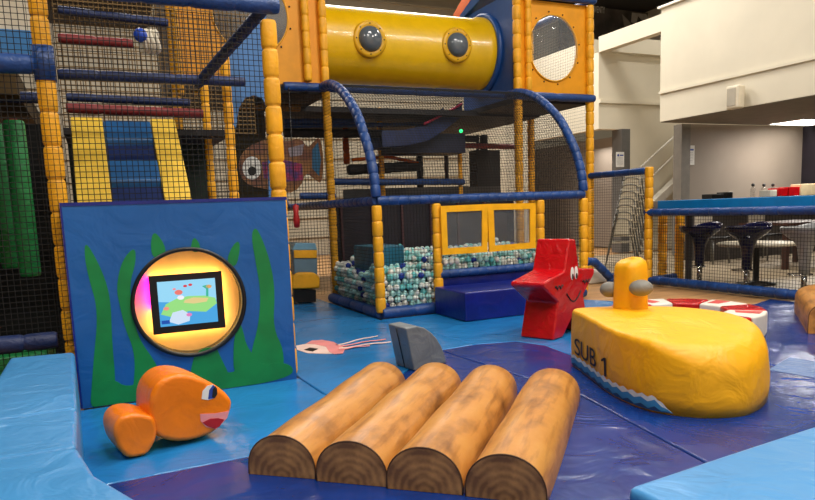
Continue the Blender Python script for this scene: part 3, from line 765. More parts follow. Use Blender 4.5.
# knotted rope with a blue ball
c = at(140, 37, 'y', 6.2)
t = thing('rope_knot', 'white looped rope with a blue ball on the upper net', 'rope', (c.x, c.y, c.z))
MB().sphere((c.x, c.y-.06, c.z), .055).build('ball', mat('blue ball', (30, 70, 180), .3), t)
for k in range(4):
    cx = c.x+.02+.035*k
    MB().tube([(cx+.015*math.sin(a*2), c.y+.06*math.cos(a), c.z-.03+.085*math.sin(a)) for a in [2*PI*j/16 for j in range(16)]], .017, 8, closed=True).build('rope_loop', ROPE, t)

# ------------------------------------------------------------------ ball pit frame
YF_, YB = 6.94, 8.70
XL, X1, X2, XR = 2.80, 3.53, 4.96, 5.63
t = thing('ball_pit', 'ball pit frame with blue arched rails and black netting', 'ball pit', (XL, YF_, 0))
post(t, XL, YF_, .06, 1.25, .054, .17); post(t, X1, YF_, .06, 1.25, .05, .17); post(t, X2, YF_, .06, 1.25, .05, .17); post(t, XR, YF_, .06, 1.25, .05, .17)
ZRL = 1.3
rail(t, [(XL, YF_, ZRL), (XR, YF_, ZRL)], .052, .13)
rail(t, [(XL, YF_, ZRL), (XL, 10.6, ZRL)], .05, .16, BLU)
rail(t, [(X1, YF_, .435), (X2, YF_, .435)], .052, .13)
rail(t, [(XL, YF_-.02, .05), (X1+.05, YF_-.02, .05)], .07, .4, BLU); rail(t, [(XL, YF_, .05), (XL, 8.7, .05)], .065, .4, BLU)
rail(t, [(X2, YF_-.02, .05), (XR, YF_-.02, .05)], .065, .4, BLU)
rail(t, [(XR, YF_, .05), (XR, 8.7, .05)], .06, .4, BLU)
# arch profile from the back beam (y 8.7, z 2.8) down to the front rail
AR = [(8.62, 2.80), (8.3, 2.78), (7.95, 2.66), (7.66, 2.49), (7.4, 2.28), (7.22, 2.05), (7.08, 1.83), (6.98, 1.58), (6.94, 1.34)]
def arc(n=32):
    A_ = [(8.95, 2.82)]+AR+[(6.94, 1.1)]; o = []
    m_ = len(A_)-3
    for k in range(n+1):
        f = k/n*m_; i = min(int(f), m_-1); f -= i
        p = [Vector(A_[i+j]) for j in range(4)]
        o.append(.5*((2*p[1])+(-p[0]+p[2])*f+(2*p[0]-5*p[1]+4*p[2]-p[3])*f*f+(-p[0]+3*p[1]-3*p[2]+p[3])*f**3))
    return o
AC = arc()
for x in (XL, XR): rail(t, [(x, p.x, p.y) for p in AC], .055, .125, BLU, 'arch_rail')
rail(t, [(2.30, YB-.03, 2.80), (5.95, YB-.03, 2.80)], .055, .3, BLU, 'back_beam')
# canopy net over the arches
mb = MB(); D = []
for k in range(0, 65):
    D.append(k)
AC2 = arc(60)
for p in AC2[::1]: strand(mb, [(XL+.05, p.x, p.y), (XR-.05, p.x, p.y)], .0026)
nx = 72
for i in range(nx+1):
    x = XL+.05+(XR-XL-.1)*i/nx; strand(mb, [(x, p.x, p.y) for p in AC2[::4]], .0026)
mb.build('canopy_net', NET, t)
def clipz(s_):  # height of the arch above the rail at fraction s_ of y from front to back, /1.5
    y = YF_+s_*(YB-YF_)
    best = min(AC2, key=lambda p: abs(p.x-y)); return max(0, (best.y-ZRL)/1.5)
for x in (XL, XR):
    net(t, (x, YF_, ZRL), (0, YB-YF_, 0), (0, 0, 1.5), .04, .002, clip=clipz)
net(t, (XL, YF_, .1), (0, YB-YF_, 0), (0, 0, 1.2), .04, .0024)
net(t, (XR, YF_, .1), (0, YB-YF_, 0), (0, 0, 1.2), .04, .0024)
net(t, (XL+.05, YF_, .1), (X1-XL-.1, 0, 0), (0, 0, 1.16), .04, .0024)
net(t, (X2+.05, YF_, .1), (XR-X2-.1, 0, 0), (0, 0, 1.16), .04, .0024)
net(t, (X1+.05, YF_+.04, .48), (X2-X1-.1, 0, 0), (0, 0, .18), .04, .0024)
MB().box((X1, YF_-.01, 0), (X2, YF_+.03, .42)).build('kick_board', NBOX, t)
# two yellow window frames
def V6(u, v): p = at(u, v, 'y', YF_-.07); return (p.x, p.z)
for (a_, b_) in (((440, 206, 448, 255), (487, 204, 487, 252)), ((487, 204, 487, 252), (535, 203, 535, 248))):
    tl = V6(a_[0], a_[1]); tr = V6(b_[0], b_[1]); br = V6(b_[2], b_[3]); bl = V6(a_[0]+2, a_[3])
    o = [tl, tr, br, bl]; cx = sum(p[0] for p in o)/4; cz = sum(p[1] for p in o)/4
    ins = [(cx+(p[0]-cx)*.76, cz+(p[1]-cz)*.74) for p in o]
    mb = MB(); y0 = YF_-.085; y1 = YF_-.06
    vs = [(p[0], y0, p[1]) for p in o]+[(p[0], y0, p[1]) for p in ins]+[(p[0], y1, p[1]) for p in o]+[(p[0], y1, p[1]) for p in ins]
    fs = []
    for i in range(4):
        j = (i+1) % 4; fs += [(i, j, 4+j, 4+i), (8+i, 12+i, 12+j, 8+j), (i, 8+i, 8+j, j), (4+i, 4+j, 12+j, 12+i)]
    mb.add(vs, fs); wf = mb.build('window_frame', mat('yellow window vinyl', (246, 178, 16), .4, bump=.2), t)
    sub(wf, MB().prism(ins, (1, 0, 0), (0, 0, 1), (0, YF_-.072, 0), (0, .003, 0)), 'window_pane', glass('clear vinyl pane', (120, 125, 128), .1, .22)).location = (0, 0, 0)
# dark back of the pit and a floor pad
MB().box((2.9, 8.78, 0), (5.8, 8.84, 1.3)).build('back_board', PURP, t)
for i in range(6): MB().box((3.0+i*.45, 8.74, .4), (3.03+i*.45, 8.78, 1.3)).build('slat', mat('brown slat', (70, 38, 42), .6), t)
t2 = thing('pit_block', 'teal foam block half buried in the ball pit', 'block', (3.4, 7.9, 0))
pz = at(370, 247, 'y', 7.7)
MB().box((3.0, 7.62, 0), (3.42, 8.3, .76)).build('block_body', TEAL, t2, bevel=.02)

# balls
BC = {'aqua': (182, 234, 232), 'white': (246, 248, 242), 'turquoise': (112, 206, 208), 'deep blue': (26, 60, 165)}
BM = {}
for k_, c_ in BC.items():
    s_ = MB().sphere((0, 0, 0), .037, 14, 9); BM[k_] = s_.mesh('ball_'+k_.replace(' ', '_'), mat(k_+' ball plastic', c_, .35, var=.02))
cand = []
d_ = .075; rz = d_*.816
def ht(x, y): return .5+.05*math.sin(x*5.1)*math.cos(y*4.3)+.03*math.sin(x*11+y*7)+(.06 if x > 3.6 else 0)+(-.06 if x < 3.1 and y > 7.4 else 0)+.05*(y-7)
k = 0; z = .06
while z < .75:
    j = 0; y = 7.0+(k % 2)*d_*.289
    while y < 8.72:
        x = 2.865+(j % 2)*d_/2+(k % 2)*d_/2
        while x < 5.58:
            h = ht(x, y)
            inb = (2.95 < x < 3.47 and 7.58 < y < 8.34)
            if z < h and not inb:
                shell = x < 2.865+d_*1.1 or y < 7.0+d_*.95 or z > h-rz*1.35
                if shell: cand.append((x+random.uniform(-.009, .009), y+random.uniform(-.008, .008), z+random.uniform(-.01, .01), h))
            x += d_+.004
        y += d_*.866+.003; j += 1
    z += rz+.002; k += 1
def vis(c):
    x, y, z, h = c; dd = math.sqrt(x*x+y*y)
    hid = 0
    if x > 3.55 and z < .46 and x < 5.0: hid = 5      # behind the kick board and box
    if x > 5.2: hid = 3                                # behind the starfish
    if y > 7.15 and x > 2.95 and z < h-rz: hid += 2
    if y > 7.3 and x > 3.1: hid += .8
    if z > h-rz: hid -= .5
    return dd+hid
cand.sort(key=vis)
names = ['aqua']*40+['white']*40+['turquoise']*12+['deep blue']*8
for x, y, z, h in cand[:300]:
    k_ = random.choice(names)
    o = bpy.data.objects.new('play_ball', BM[k_]); COL.objects.link(o); o.location = (x, y, z)
    tag(o, {'aqua': 'pale aqua plastic ball in the netted ball pit', 'white': 'white plastic ball in the netted ball pit', 'turquoise': 'turquoise plastic ball in the netted ball pit', 'deep blue': 'deep blue plastic ball in the netted ball pit'}[k_], 'ball', k_+' balls in the ball pit')
mb = MB(); 
for x, y, z, h in cand[300:]: mb.sphere((x, y, z), .037, 8, 6, mi=['aqua', 'white', 'turquoise', 'deep blue'].index(random.choice(names)))
o = mb.build('ball_pit_fill', [mat(k_+' ball plastic', c_) for k_, c_ in BC.items()]); o['kind'] = 'stuff'; tag(o, 'rest of the aqua, white and blue balls filling the ball pit', 'balls')

# ------------------------------------------------------------------ two upper towers, tube between them
t = thing('play_tower', 'play tower deck with a yellow window panel left of the tube', 'play tower', (2.63, YB, 0))
post(t, 2.64, YB, 2.88, 4.7, .05, .2); post(t, 2.87, YB, 0, 4.7, .05, .2); post(t, 1.0, YB, 0, 4.7, .05, .2)
hc = (1.96, 3.66)
holed_panel(1.1, 2.9, 2.84, 4.6, [(hc[0], hc[1], .47, .47)], YB+.05, .02).build('window_panel', YPAN, t)
def bubble(cx, cz, y, R_, par, tilt=None, depth=.12):
    mb = MB(); n = 40; vs = []
    for r_, yy in ((R_-.01, .0), (R_*.92, -depth*.45), (R_*.7, -depth*.8), (R_*.4, -depth*.96), (.005, -depth)):
        for k in range(n): vs.append((cx+r_*math.cos(2*PI*k/n), y+yy, cz+r_*math.sin(2*PI*k/n)))
    mb.add(vs, [(j*n+k, j*n+(k+1) % n, (j+1)*n+(k+1) % n, (j+1)*n+k) for j in range(4) for k in range(n)], True)
    b = mb.build('bubble_window', CLR, par)
    m2 = MB().tube([(cx+(R_+.0)*math.cos(2*PI*k/48), y-.004, cz+(R_+.0)*math.sin(2*PI*k/48)) for k in range(48)], .011, 6, closed=True)
    m2.build('window_rim', mat('yellow rim', (224, 160, 20), .35), par)
    for k in range(12):
        a = 2*PI*(k+.5)/12; m3 = MB().sphere((cx+(R_+.045)*math.cos(a), y-.004, cz+(R_+.045)*math.sin(a)), .012, 8, 6)
        m3.build('bolt', BLK, par)
bubble(hc[0], hc[1], YB+.045, .47, t)
MB().box((1.0, YB+.1, 2.74), (2.95, 10.4, 2.82)).build('deck', DARKD, t)
MB().box((2.86, YB+.05, 2.84), (2.9, 8.72, 4.6)).build('corner_strip', YPAN, t)
MB().box((1.0, 10.4, 2.82), (2.9, 10.44, 4.6)).build('back_board', mat('grey board', (90, 90, 92), .6), t)  # one even grey
net(t, (1.0, YB+.02, 1.3), (1.85, 0, 0), (0, 0, 1.5), .04, .0024)
net(t, (1.3, YB+.02, .1), (1.5, 0, 0), (0, 0, 1.2), .045, .002)

t = thing('play_tower', 'play tower with a yellow window panel right of the tube', 'play tower', (6.5, YB, 0))
post(t, 5.85, YB, 0, 4.7, .055, .2); post(t, 6.04, YB-.01, 2.88, 4.25, .045, .2); post(t, 7.19, YB, 0, 4.2, .055, .2)
post(t, 7.19, 10.3, 0, 4.2, .055, .2)
holed_panel(5.9, 7.16, 2.86, 4.2, [(6.52, 3.53, .44, .48)], YB+.03, .02).build('window_panel', YPAN, t)
# oval bubble
mb = MB(); n = 44; vs = []
for f, yy in ((1, 0), (.95, -.06), (.75, -.12), (.4, -.15), (.01, -.16)):
    for k in range(n): vs.append((6.52+.44*f*math.cos(2*PI*k/n), YB+.03+yy, 3.53+.48*f*math.sin(2*PI*k/n)))
mb.add(vs, [(j*n+k, j*n+(k+1) % n, (j+1)*n+(k+1) % n, (j+1)*n+k) for j in range(4) for k in range(n)], True); mb.build('bubble_window', CLR, t)
MB().tube([(6.52+.445*math.cos(2*PI*k/48), YB+.02, 3.53+.485*math.sin(2*PI*k/48)) for k in range(48)], .013, 6, closed=True).build('window_rim', mat('yellow rim', (224, 160, 20), .35), t)
for k in range(12):
    a = 2*PI*(k+.3)/12; MB().sphere((6.52+.49*math.cos(a), YB+.022, 3.53+.53*math.sin(a)), .012, 8, 6).build('bolt', BLK, t)
rail(t, [(5.8, YB-.04, 2.8), (7.24, YB-.04, 2.8)], .06, .75, BLU, 'ledge'); rail(t, [(5.95, YB-.04, 4.26), (7.26, YB-.04, 4.26)], .06, .75, BLU, 'ledge')
rail(t, [(7.22, YB, 4.26), (7.22, 10.3, 4.26)], .06, .75, BLU, 'ledge')
MB().box((5.85, YB+.06, 2.72), (7.2, 10.3, 2.8)).build('deck', DARKD, t)
BPL = mat('blue plastic side', (28, 74, 142), .4)
MB().prism([(YB+.04, 2.8), (YB+.04, 4.55), (9.19, 4.32), (10.35, 4.32), (10.35, 2.8)], (0, 1, 0), (0, 0, 1), (5.86, 0, 0), (.04, 0, 0)).build('side_board', BPL, t)
net(t, (7.19, YB+.05, 2.85), (0, 1.55, 0), (0, 0, 1.35), .045, .002)
net(t, (5.95, 10.28, 2.85), (1.2, 0, 0), (0, 0, 1.35), .045, .002)
# raked blue roof board with the orange slide cover beside it
MB().prism([(YB+.04, 4.62), (10.3, 4.28), (10.3, 4.36), (YB+.04, 4.95)], (0, 1, 0), (0, 0, 1), (5.8, 0, 0), (.3, 0, 0)).build('roof_board', BPL, t)
t2 = thing('slide_cover', 'orange curved cover above the end of the yellow tube', 'slide cover', (5.9, 10.6, 4.2))
pp = [at(462, 17, 'y', 10.7), at(478, 6, 'y', 10.7), at(500, -8, 'y', 10.7), at(474, -10, 'y', 10.7), at(464, 8, 'y', 10.7)]
MB().prism([(p.x, p.z) for p in pp], (1, 0, 0), (0, 0, 1), (0, 10.6, 0), (0, .5, 0)).build('cover_body', ORNG, t2, bevel=.02)
MB().box((pp[0].x+.25, 10.75, 2.76), (pp[0].x+.31, 10.81, pp[1].z)).build('support', STEEL, t2)

# tube
t = thing('crawl_tube', 'big yellow crawl tube with two bubble windows', 'tube', (4.3, 9.72, 2.9))
YT, ZT_, RT = 9.72, 3.60, .535
mb = MB(); n = 48; vs = []
prof = [(3.0, RT), (5.66, RT), (5.7, RT+.025), (5.8, RT+.025), (5.86, RT+.0)]
for x, r_ in prof:
    for k in range(n): vs.append((x, YT+r_*math.cos(2*PI*k/n), ZT_+r_*math.sin(2*PI*k/n)))
mb.add(vs, [(j*n+k, j*n+(k+1) % n, (j+1)*n+(k+1) % n, (j+1)*n+k) for j in range(len(prof)-1) for k in range(n)], True)
mb.build('tube_shell', mat('yellow tube plastic', (234, 188, 8), .3, var=.03, coat=.3), t)
mb = MB().tube([(5.84, YT+(RT+.05)*math.cos(2*PI*k/48), ZT_+(RT+.05)*math.sin(2*PI*k/48)) for k in range(48)], .05, 8, closed=True); mb.build('end_flange', BPL, t)
for (u, v) in ((370, 39), (457, 45)):
    # meet the sight line with the tube wall
    r = M @ _d(u, v); oy, oz = -YT, H-ZT_
    a = r.y**2+r.z**2; b = 2*(oy*r.y+oz*r.z); c = oy*oy+oz*oz-RT*RT
    k = (-b-math.sqrt(b*b-4*a*c))/(2*a); p = CAM+r*k
    nrm = Vector((0, p.y-YT, p.z-ZT_)).normalized(); ex = Vector((1, 0, 0)); ey = nrm.cross(ex)
    T = Matrix((ex, ey, nrm)).transposed().to_4x4(); T.translation = p-nrm*.014; T = T @ Matrix.Scale(1.17, 4)
    def bent(mb_):
        mb_.v = [tuple(T @ Vector(q)) for q in mb_.v]; return mb_
    fl = bent(MB().lathe([(.135, -.03), (.215, -.05), (.215, .012), (.19, .03), (.15, .03), (.14, .02)], n=36)).build('bubble_flange', mat('yellow flange', (222, 170, 24), .35), t)
    o = bent(MB().lathe([(.152, .02), (.146, .05), (.118, .09), (.07, .115), (.002, .125)], n=30)); sub(fl, o, 'bubble_dome', BUB)
    for i in range(8): 
        o = bent(MB().sphere((.178*math.cos(2*PI*i/8), .178*math.sin(2*PI*i/8), .03), .009, 8, 6)); sub(fl, o, 'bolt', BLK)

# ------------------------------------------------------------------ inner play structure behind the ball pit
t = thing('inner_play_structure', 'dark multi-level play structure seen through the nets', 'play structure', (4, 11, 0))
MB().box((2.6, 9.9, 2.68), (7.1, 12.4, 2.76)).build('upper_deck', DARKD, t)
MB().box((-2, 9.3, 4.2), (1.0, 12, 4.28)).build('upper_deck', DARKD, t)
MB().box((2.4, 10.6, 1.25), (5.9, 12.6, 1.33)).build('lower_deck', DARKD, t)
def blk(u0, v0, u1, v1, yy, m, name, th=.06):
    a = at(u0, v1, 'y', yy); b = at(u1, v0, 'y', yy); return MB().box((a.x, yy, a.z), (b.x, yy+th, b.z)).build(name, m, t)
for (u, v0, v1, yy, m_, r_) in ((383, 108, 200, 10.8, YEL, .045), (347, 128, 164, 11.2, ORNG, .05), (461, 140, 200, 10.6, YEL, .035), (421, 145, 200, 11.8, DARKD, .06), (485, 135, 200, 11.5, DARKD, .07), (447, 150, 185, 12.0, BROWN, .04), (417, 112, 120, 11.4, ORNG, .05), (478, 135, 160, 11.9, DARKD, .03)):
    a = at(u, v1, 'y', yy); b = at(u, v0, 'y', yy); post(t, a.x, yy, 0 if v1 > 190 else a.z, b.z, r_, .2, m_)
def ray_rail(u0, v0, u1, v1, yy, m_, r_, nm='rail', seg=.25):
    return rail(t, [at(u0, v0, 'y', yy), at(u1, v1, 'y', yy)], r_, seg, m_, nm)
ray_rail(332, 182, 464, 182, 10.55, BLU, .055)
ray_rail(284, 126, 430, 124, 10.5, BLU, .035); ray_rail(284, 133, 398, 134, 10.7, DARKD, .07)
ray_rail(284, 121, 360, 121, 10.4, BLU, .04)
ray_rail(440, 145, 520, 147, 11.0, RPIPE, .05); ray_rail(440, 138, 478, 139, 11.0, DARKD, .06)
ray_rail(348, 170, 420, 166, 10.9, DARKD, .09)
ray_rail(352, 160, 385, 157, 10.85, ORNG, .03); ray_rail(385, 156, 418, 163, 10.85, ORNG, .03)
blk(240, 110, 264, 200, 9.7, mat('dark olive board', (60, 50, 22), .8), 'rear_board')
ray_rail(235, 106, 300, 108, 9.4, mat('brass padding', (130, 88, 20), .6), .05)
ray_rail(300, 196, 335, 196, 10.4, BLU, .055)
# blue slide chute with magenta lip
ch = [(382, 134), (405, 133), (428, 128), (445, 117), (462, 104)]
mb = MB(); vs = []
for u, v in ch:
    for yy, dz in ((10.1, .05), (10.1, -.2), (10.75, -.2), (10.75, .05)):
        p = at(u, v, 'y', 10.1); vs.append((p.x, yy, p.z+dz))
fs = [(4*i+k, 4*i+k+1, 4*i+5+k, 4*i+4+k) for i in range(4) for k in range(3)]
mb.add(vs, fs); mb.build('slide_chute', DBLU, t)
mb = MB().tube([at(u, v-2, 'y', 10.05) for u, v in ((424, 126), (440, 118), (462, 106))], .02, 8); mb.build('slide_lip', mat('magenta lip', (190, 50, 90), .4), t)
blk(392, 134, 465, 153, 10.3, mat('dark slide belly', (30, 36, 62), .6), 'slide_belly', .6)  # even dark blue-grey box below the chute
MB().sphere(at(461, 131, 'y', 9.9), .028).build('green_lamp', mat('green lamp', (20, 160, 80), .3, emit=(40, 230, 120), estr=3), t)
net(t, (1.2, 12.6, 0), (6.0, 0, 0), (0, 0, 4.2), .06, .004, NET)
net(t, (7.2, 8.8, 0), (0, 4, 0), (0, 0, 2.7), .05, .0022, NET)
blk(478, 150, 500, 200, 11.3, mat('dark cabinet', (38, 34, 34), .7), 'cabinet', .3)
blk(345, 186, 500, 215, 10.9, mat('grey shelf', (70, 68, 68), .7), 'crossboard', .05)

# fish shaped play board
YFB = 8.86
t = thing('fish_board', 'painted fish shaped play board with a big white eye behind the nets', 'play board', (2.2, YFB, 1.35))
def FB(u, v): p = at(u, v, 'y', YFB); return (p.x, p.z)
pl = smooth_outline([FB(*p) for p in ((238, 160), (248, 146), (270, 138), (286, 142), (300, 138), (308, 148), (314, 142), (320, 136), (324, 160), (322, 184), (314, 178), (306, 172), (300, 188), (288, 194), (272, 190), (250, 186), (240, 176))], 1)
MB().prism(pl, (1, 0, 0), (0, 0, 1), (0, YFB, 0), (0, .03, 0)).build('board', mat('orange brown board', (160, 112, 66), .6, rgb2=(120, 76, 60), scale=5), t)
def fbp(pts, m, name, k): MB().prism([FB(*p) for p in pts], (1, 0, 0), (0, 0, 1), (0, YFB-.003*k, 0), (0, .004, 0)).build(name, m, t)
fbp(ell(252, 168, 9.5, 11.5), WINK, 'eye_white', 1); fbp(ell(252, 171, 4.2, 4.6), BLKINK, 'pupil', 2)
fbp([(262, 162), (284, 160), (302, 164), (303, 180), (284, 182), (264, 178)], mat('purple scales', (84, 54, 120), .5, rgb2=(170, 50, 90), scale=9), 'scale_print', 1)
fbp([(288, 148), (304, 144), (302, 155), (290, 157)], mat('grey fin print', (150, 140, 150), .5), 'fin_print', 1)
fbp([(312, 150), (318, 142), (321, 160), (319, 176), (312, 168)], mat('blue tail print', (48, 110, 150), .5), 'tail_print', 1)

# little ride-on car
p = at(305, 304, 'z', 0)
t = thing('toy_ride', 'small yellow and grey kiddie ride under the netting', 'ride', (p.x, p.y, 0))
yy = p.y
def RP(u, v): q = at(u, v, 'y', yy); return (q.x, q.z)
MB().prism([RP(294, 302), RP(316, 302), RP(316, 290), RP(294, 290)], (1, 0, 0), (0, 0, 1), (0, yy, 0), (0, .5, 0)).build('base', BLK, t)
MB().prism([RP(291, 289), RP(319, 288), RP(319, 277), RP(313, 272), RP(296, 272), RP(291, 277)], (1, 0, 0), (0, 0, 1), (0, yy-.06, 0), (0, .6, 0)).build('bumper', YEL, t, bevel=.03)
MB().prism([RP(294, 275), RP(298, 286), RP(312, 286), RP(317, 275), RP(317, 250), RP(292, 250)], (1, 0, 0), (0, 0, 1), (0, yy-.03, 0), (0, .5, 0)).build('body', mat('grey blue plastic', (104, 130, 146), .4), t, bevel=.02)
MB().prism([RP(293, 258), RP(316, 258), RP(316, 250), RP(293, 250)], (1, 0, 0), (0, 0, 1), (0, yy-.05, 0), (0, .03, 0)).build('hood_stripe', YEL, t, bevel=.008)
MB().prism([RP(292, 250), RP(317, 250), RP(315, 243), RP(295, 243)], (1, 0, 0), (0, 0, 1), (0, yy-.02, 0), (0, .4, 0)).build('windscreen', mat('pale blue windscreen', (120, 170, 200), .2), t, bevel=.01)
a = at(297, 228, 'y', 8.4); b = at(297, 204, 'y', 8.4)
t = thing('hanging_red_pad', 'narrow red pad hanging above the kiddie ride', 'pad', (a.x, 8.4, a.z))
MB().lathe([(.001, 0), (.035, .01), (.045, .1), (.03, .18), (.04, b.z-a.z-.02), (.001, b.z-a.z)], (a.x, 8.4, a.z)).build('pad_body', mat('red pad vinyl', (170, 24, 30), .5), t)
MB().tube([(a.x, 8.4, b.z-.02), (a.x, 8.4, 2.74)], .006, 6).build('cord', BLK, t)

# ------------------------------------------------------------------ low fence on the right
XF = 7.17
t = thing('net_fence', 'low net fence with blue rails and yellow posts on the right', 'fence', (XF, 6.5, 0))
post(t, XF, 7.4, .06, 1.66, .052, .15)
for (u, v) in ((662, 279), (679, 279)):
    p = at(u, v, 'z', .02); post(t, p.x, p.y, .0, .98, .056, .15)
rail(t, [(XF, 7.46, 1.61), (XF, 8.68, 1.61)], .05, .3, BLU)
rail(t, [(XF, 7.46, 1.02), (XF, 2.6, 1.02)], .052, .16)
rail(t, [(XF, 8.68, .05), (XF, 7.3, .05)], .05, .2); rail(t, [(XF, 7.3, .06), (XF, 2.6, .06)], .06, .16)
q = at(679, 279, 'z', .02); rail(t, [(XF, 7.3, .06), (q.x+.05, q.y+.05, .06)], .05, .2)
post(t, XF, 2.6, .0, 1.0, .05, .15)
net(t, (XF, 2.6, .1), (0, 4.72, 0), (0, 0, .9), .04, .0027)
net(t, (XF, 7.36, .1), (0, 1.3, 0), (0, 0, 1.48), .04, .0027)
t = thing('bar_ledge', 'bright blue long bar ledge running along the low fence', 'ledge', (7.35, 5, 0))
MB().box((7.23, 2.6, 1.06), (7.56, 7.3, 1.18)).build('ledge_top', mat('bright blue laminate', (0, 116, 180), .35), t, bevel=.008)
MB().box((7.24, 7.3, 1.0), (7.56, 7.4, 1.175)).build('end_cap', mat('grey end cap', (120, 122, 124), .5), t)
for y in (7.0, 4.6, 2.8): MB().box((7.5, y-.03, -.03), (7.56, y+.03, 1.08)).build('leg', mat('dark steel', (60, 60, 62), .5), t)

# bar stools
def stool(x, y, m, label, grp=None):
    t = thing('bar_stool', label, 'stool', (x, y, -.03), grp)
    MB().lathe([(.001, 0), (.2, 0), (.205, .012), (.12, .022), (.03, .04), (.001, .04)], (x, y, -.03)).build('base', CHROME, t)
    MB().lathe([(.001, .03), (.034, .03), (.034, .29), (.001, .29)], (x, y, -.03), 16).build('pedestal', CHROME, t)
    MB().lathe([(.001, .27), (.06, .27), (.068, .45), (.085, .58), (.12, .66), (.2, .72), (.268, .78), (.28, .835), (.27, .84), (.22, .8), (.1, .76), (.001, .755)], (x, y, -.03), 32).build('seat_shell', m, t)
    # raised rim at the back of the bucket
    mb = MB(); vs = []; n = 20
    for k in range(n+1):
        a = -1.1+2.2*k/n; hh = .07*math.cos(a*1.35)
        for r_, z in ((.276, .82), (.285, .82+hh), (.273, .82+hh), (.262, .82)): vs.append((x+r_*math.cos(a), y+r_*math.sin(a), z-.03))
    mb.add(vs, [(4*i+k, 4*i+(k+1) % 4, 4*i+4+(k+1) % 4, 4*i+4+k) for i in range(n) for k in range(4)], True); mb.build('seat_back', m, t)
    MB().tube([(x-.02+.13*math.cos(2*PI*k/24)-.06, y+.13*math.sin(2*PI*k/24), .24) for k in range(24)], .009, 8, closed=True).build('footrest', CHROME, t)
for (u, v, m_, lb) in ((699, 286, NSTOOL, 'navy bucket bar stool nearest the yellow fence posts'), (746, 293, NSTOOL, 'navy bucket bar stool between the other two stools'), (803, 303, SSTOOL, 'silver grey bucket bar stool at the right edge')):
    p = at(u, v, 'z', 0); p = at(u, v, 'z', 0); stool(max(7.72, p.x), p.y*max(7.72, p.x)/p.x if p.x < 7.72 else p.y, m_, lb)

# tables and chairs past the stools
t = thing('round_table', 'low pale round table on the tan floor behind the stools', 'table', (10.3, 8.0, -.03))
q = at(757, 243, 'z', .55); x, y = q.x, q.y
MB().lathe([(.001, .52), (.5, .52), (.52, .54), (.5, .56), (.001, .56)], (x, y, -.0), 36).build('tabletop', mat('pale tabletop', (190, 180, 160), .4), t)
MB().lathe([(.001, 0), (.25, 0), (.25, .02), (.04, .05), (.04, .52), (.001, .52)], (x, y, -.03), 20).build('base', BLK, t)
q = at(785, 268, 'z', 0); x, y = q.x, q.y
t = thing('wooden_table', 'dark brown wooden table behind the silver stool', 'table', (x, y, -.03))
for dx, dy in ((0, 0), (1.3, .0), (0, .75), (1.3, .75)): MB().box((x+dx-.04, y+dy-.04, -.03), (x+dx+.04, y+dy+.04, .7)).build('leg', BROWN, t)
MB().box((x-.08, y-.08, .7), (x+1.4, y+.85, .74)).build('tabletop', BROWN, t)
q = at(714, 262, 'z', 0); x, y = q.x, q.y
for (u, v, m_, lb) in ((712, 262, BLK, 'black framed cafe chair behind the first navy stool'), (765, 258, BLK, 'black framed cafe chair behind the middle navy stool')):
    q = at(u, v, 'z', 0); x, y = q.x, q.y
    t = thing('cafe_chair', lb, 'chair', (x, y, -.03))
    for dx, dy in ((-.18, -.18), (.18, -.18), (-.18, .18), (.18, .18)): MB().tube([(x+dx*1.15, y+dy*1.15, -.03), (x+dx, y+dy, .44)], .014, 8).build('leg', STEEL, t)
    MB().box((x-.22, y-.22, .43), (x+.22, y+.22, .47)).build('seat', m_, t, bevel=.01)
    MB().box((x-.21, y+.2, .55), (x+.21, y+.23, .85)).box((x-.2, y+.2, .45), (x-.17, y+.23, .6)).box((x+.17, y+.2, .45), (x+.2, y+.23, .6)).build('backrest', mat('pale chair back', (196, 186, 170), .5), t)

# stacked chairs
def mkchair():
    t = thing('stacking_chair', 'grey steel framed chair in the stack', 'chair', (0, 0, 0), 'stacked chairs behind the fence')
    for s_ in (-1, 1):
        MB().tube([(s_*.28, -.26, 0), (s_*.21, -.02, .44), (s_*.19, .16, .5), (s_*.14, .24, .84)], .014, 8).build('side_frame', STEEL, t)
        MB().tube([(s_*.29, .34, 0), (s_*.2, .06, .43)], .014, 8).build('leg', STEEL, t)
    MB().box((-.2, -.2, .44), (.2, .2, .465)).build('seat', SEATM, t, bevel=.01)
    MB().box((-.14, .205, .6), (.14, .232, .84)).build('backrest', SEATM, t, bevel=.01)
    MB().tube([(.14*math.cos(PI*k/8), .24, .84+.06*math.sin(PI*k/8)) for k in range(9)], .01, 8).build('top_bar', STEEL, t)
    return t
c0 = mkchair(); c0.rotation_euler = (0, 0, math.radians(139))
q = at(621, 264, 'z', 0)
lbs = ['bottom chair of the stack behind the net fence', 'second chair from the bottom of the stack behind the net fence', 'third chair from the bottom of the stack behind the net fence', 'fourth chair from the bottom of the stack behind the net fence', 'fifth chair from the bottom of the stack behind the net fence', 'third chair from the top of the stack behind the net fence', 'second chair from the top of the stack behind the net fence', 'topmost chair of the stack behind the net fence']
for i, lb in enumerate(lbs):
    if i == 0: r0 = c0
    else:
        r0 = c0.copy(); COL.objects.link(r0)
        for ch in list(c0.children): d2 = ch.copy(); COL.objects.link(d2); d2.parent = r0
    r0.location = (q.x+.02*i, q.y-.02*i, -.03+.125*i); r0['label'] = lb
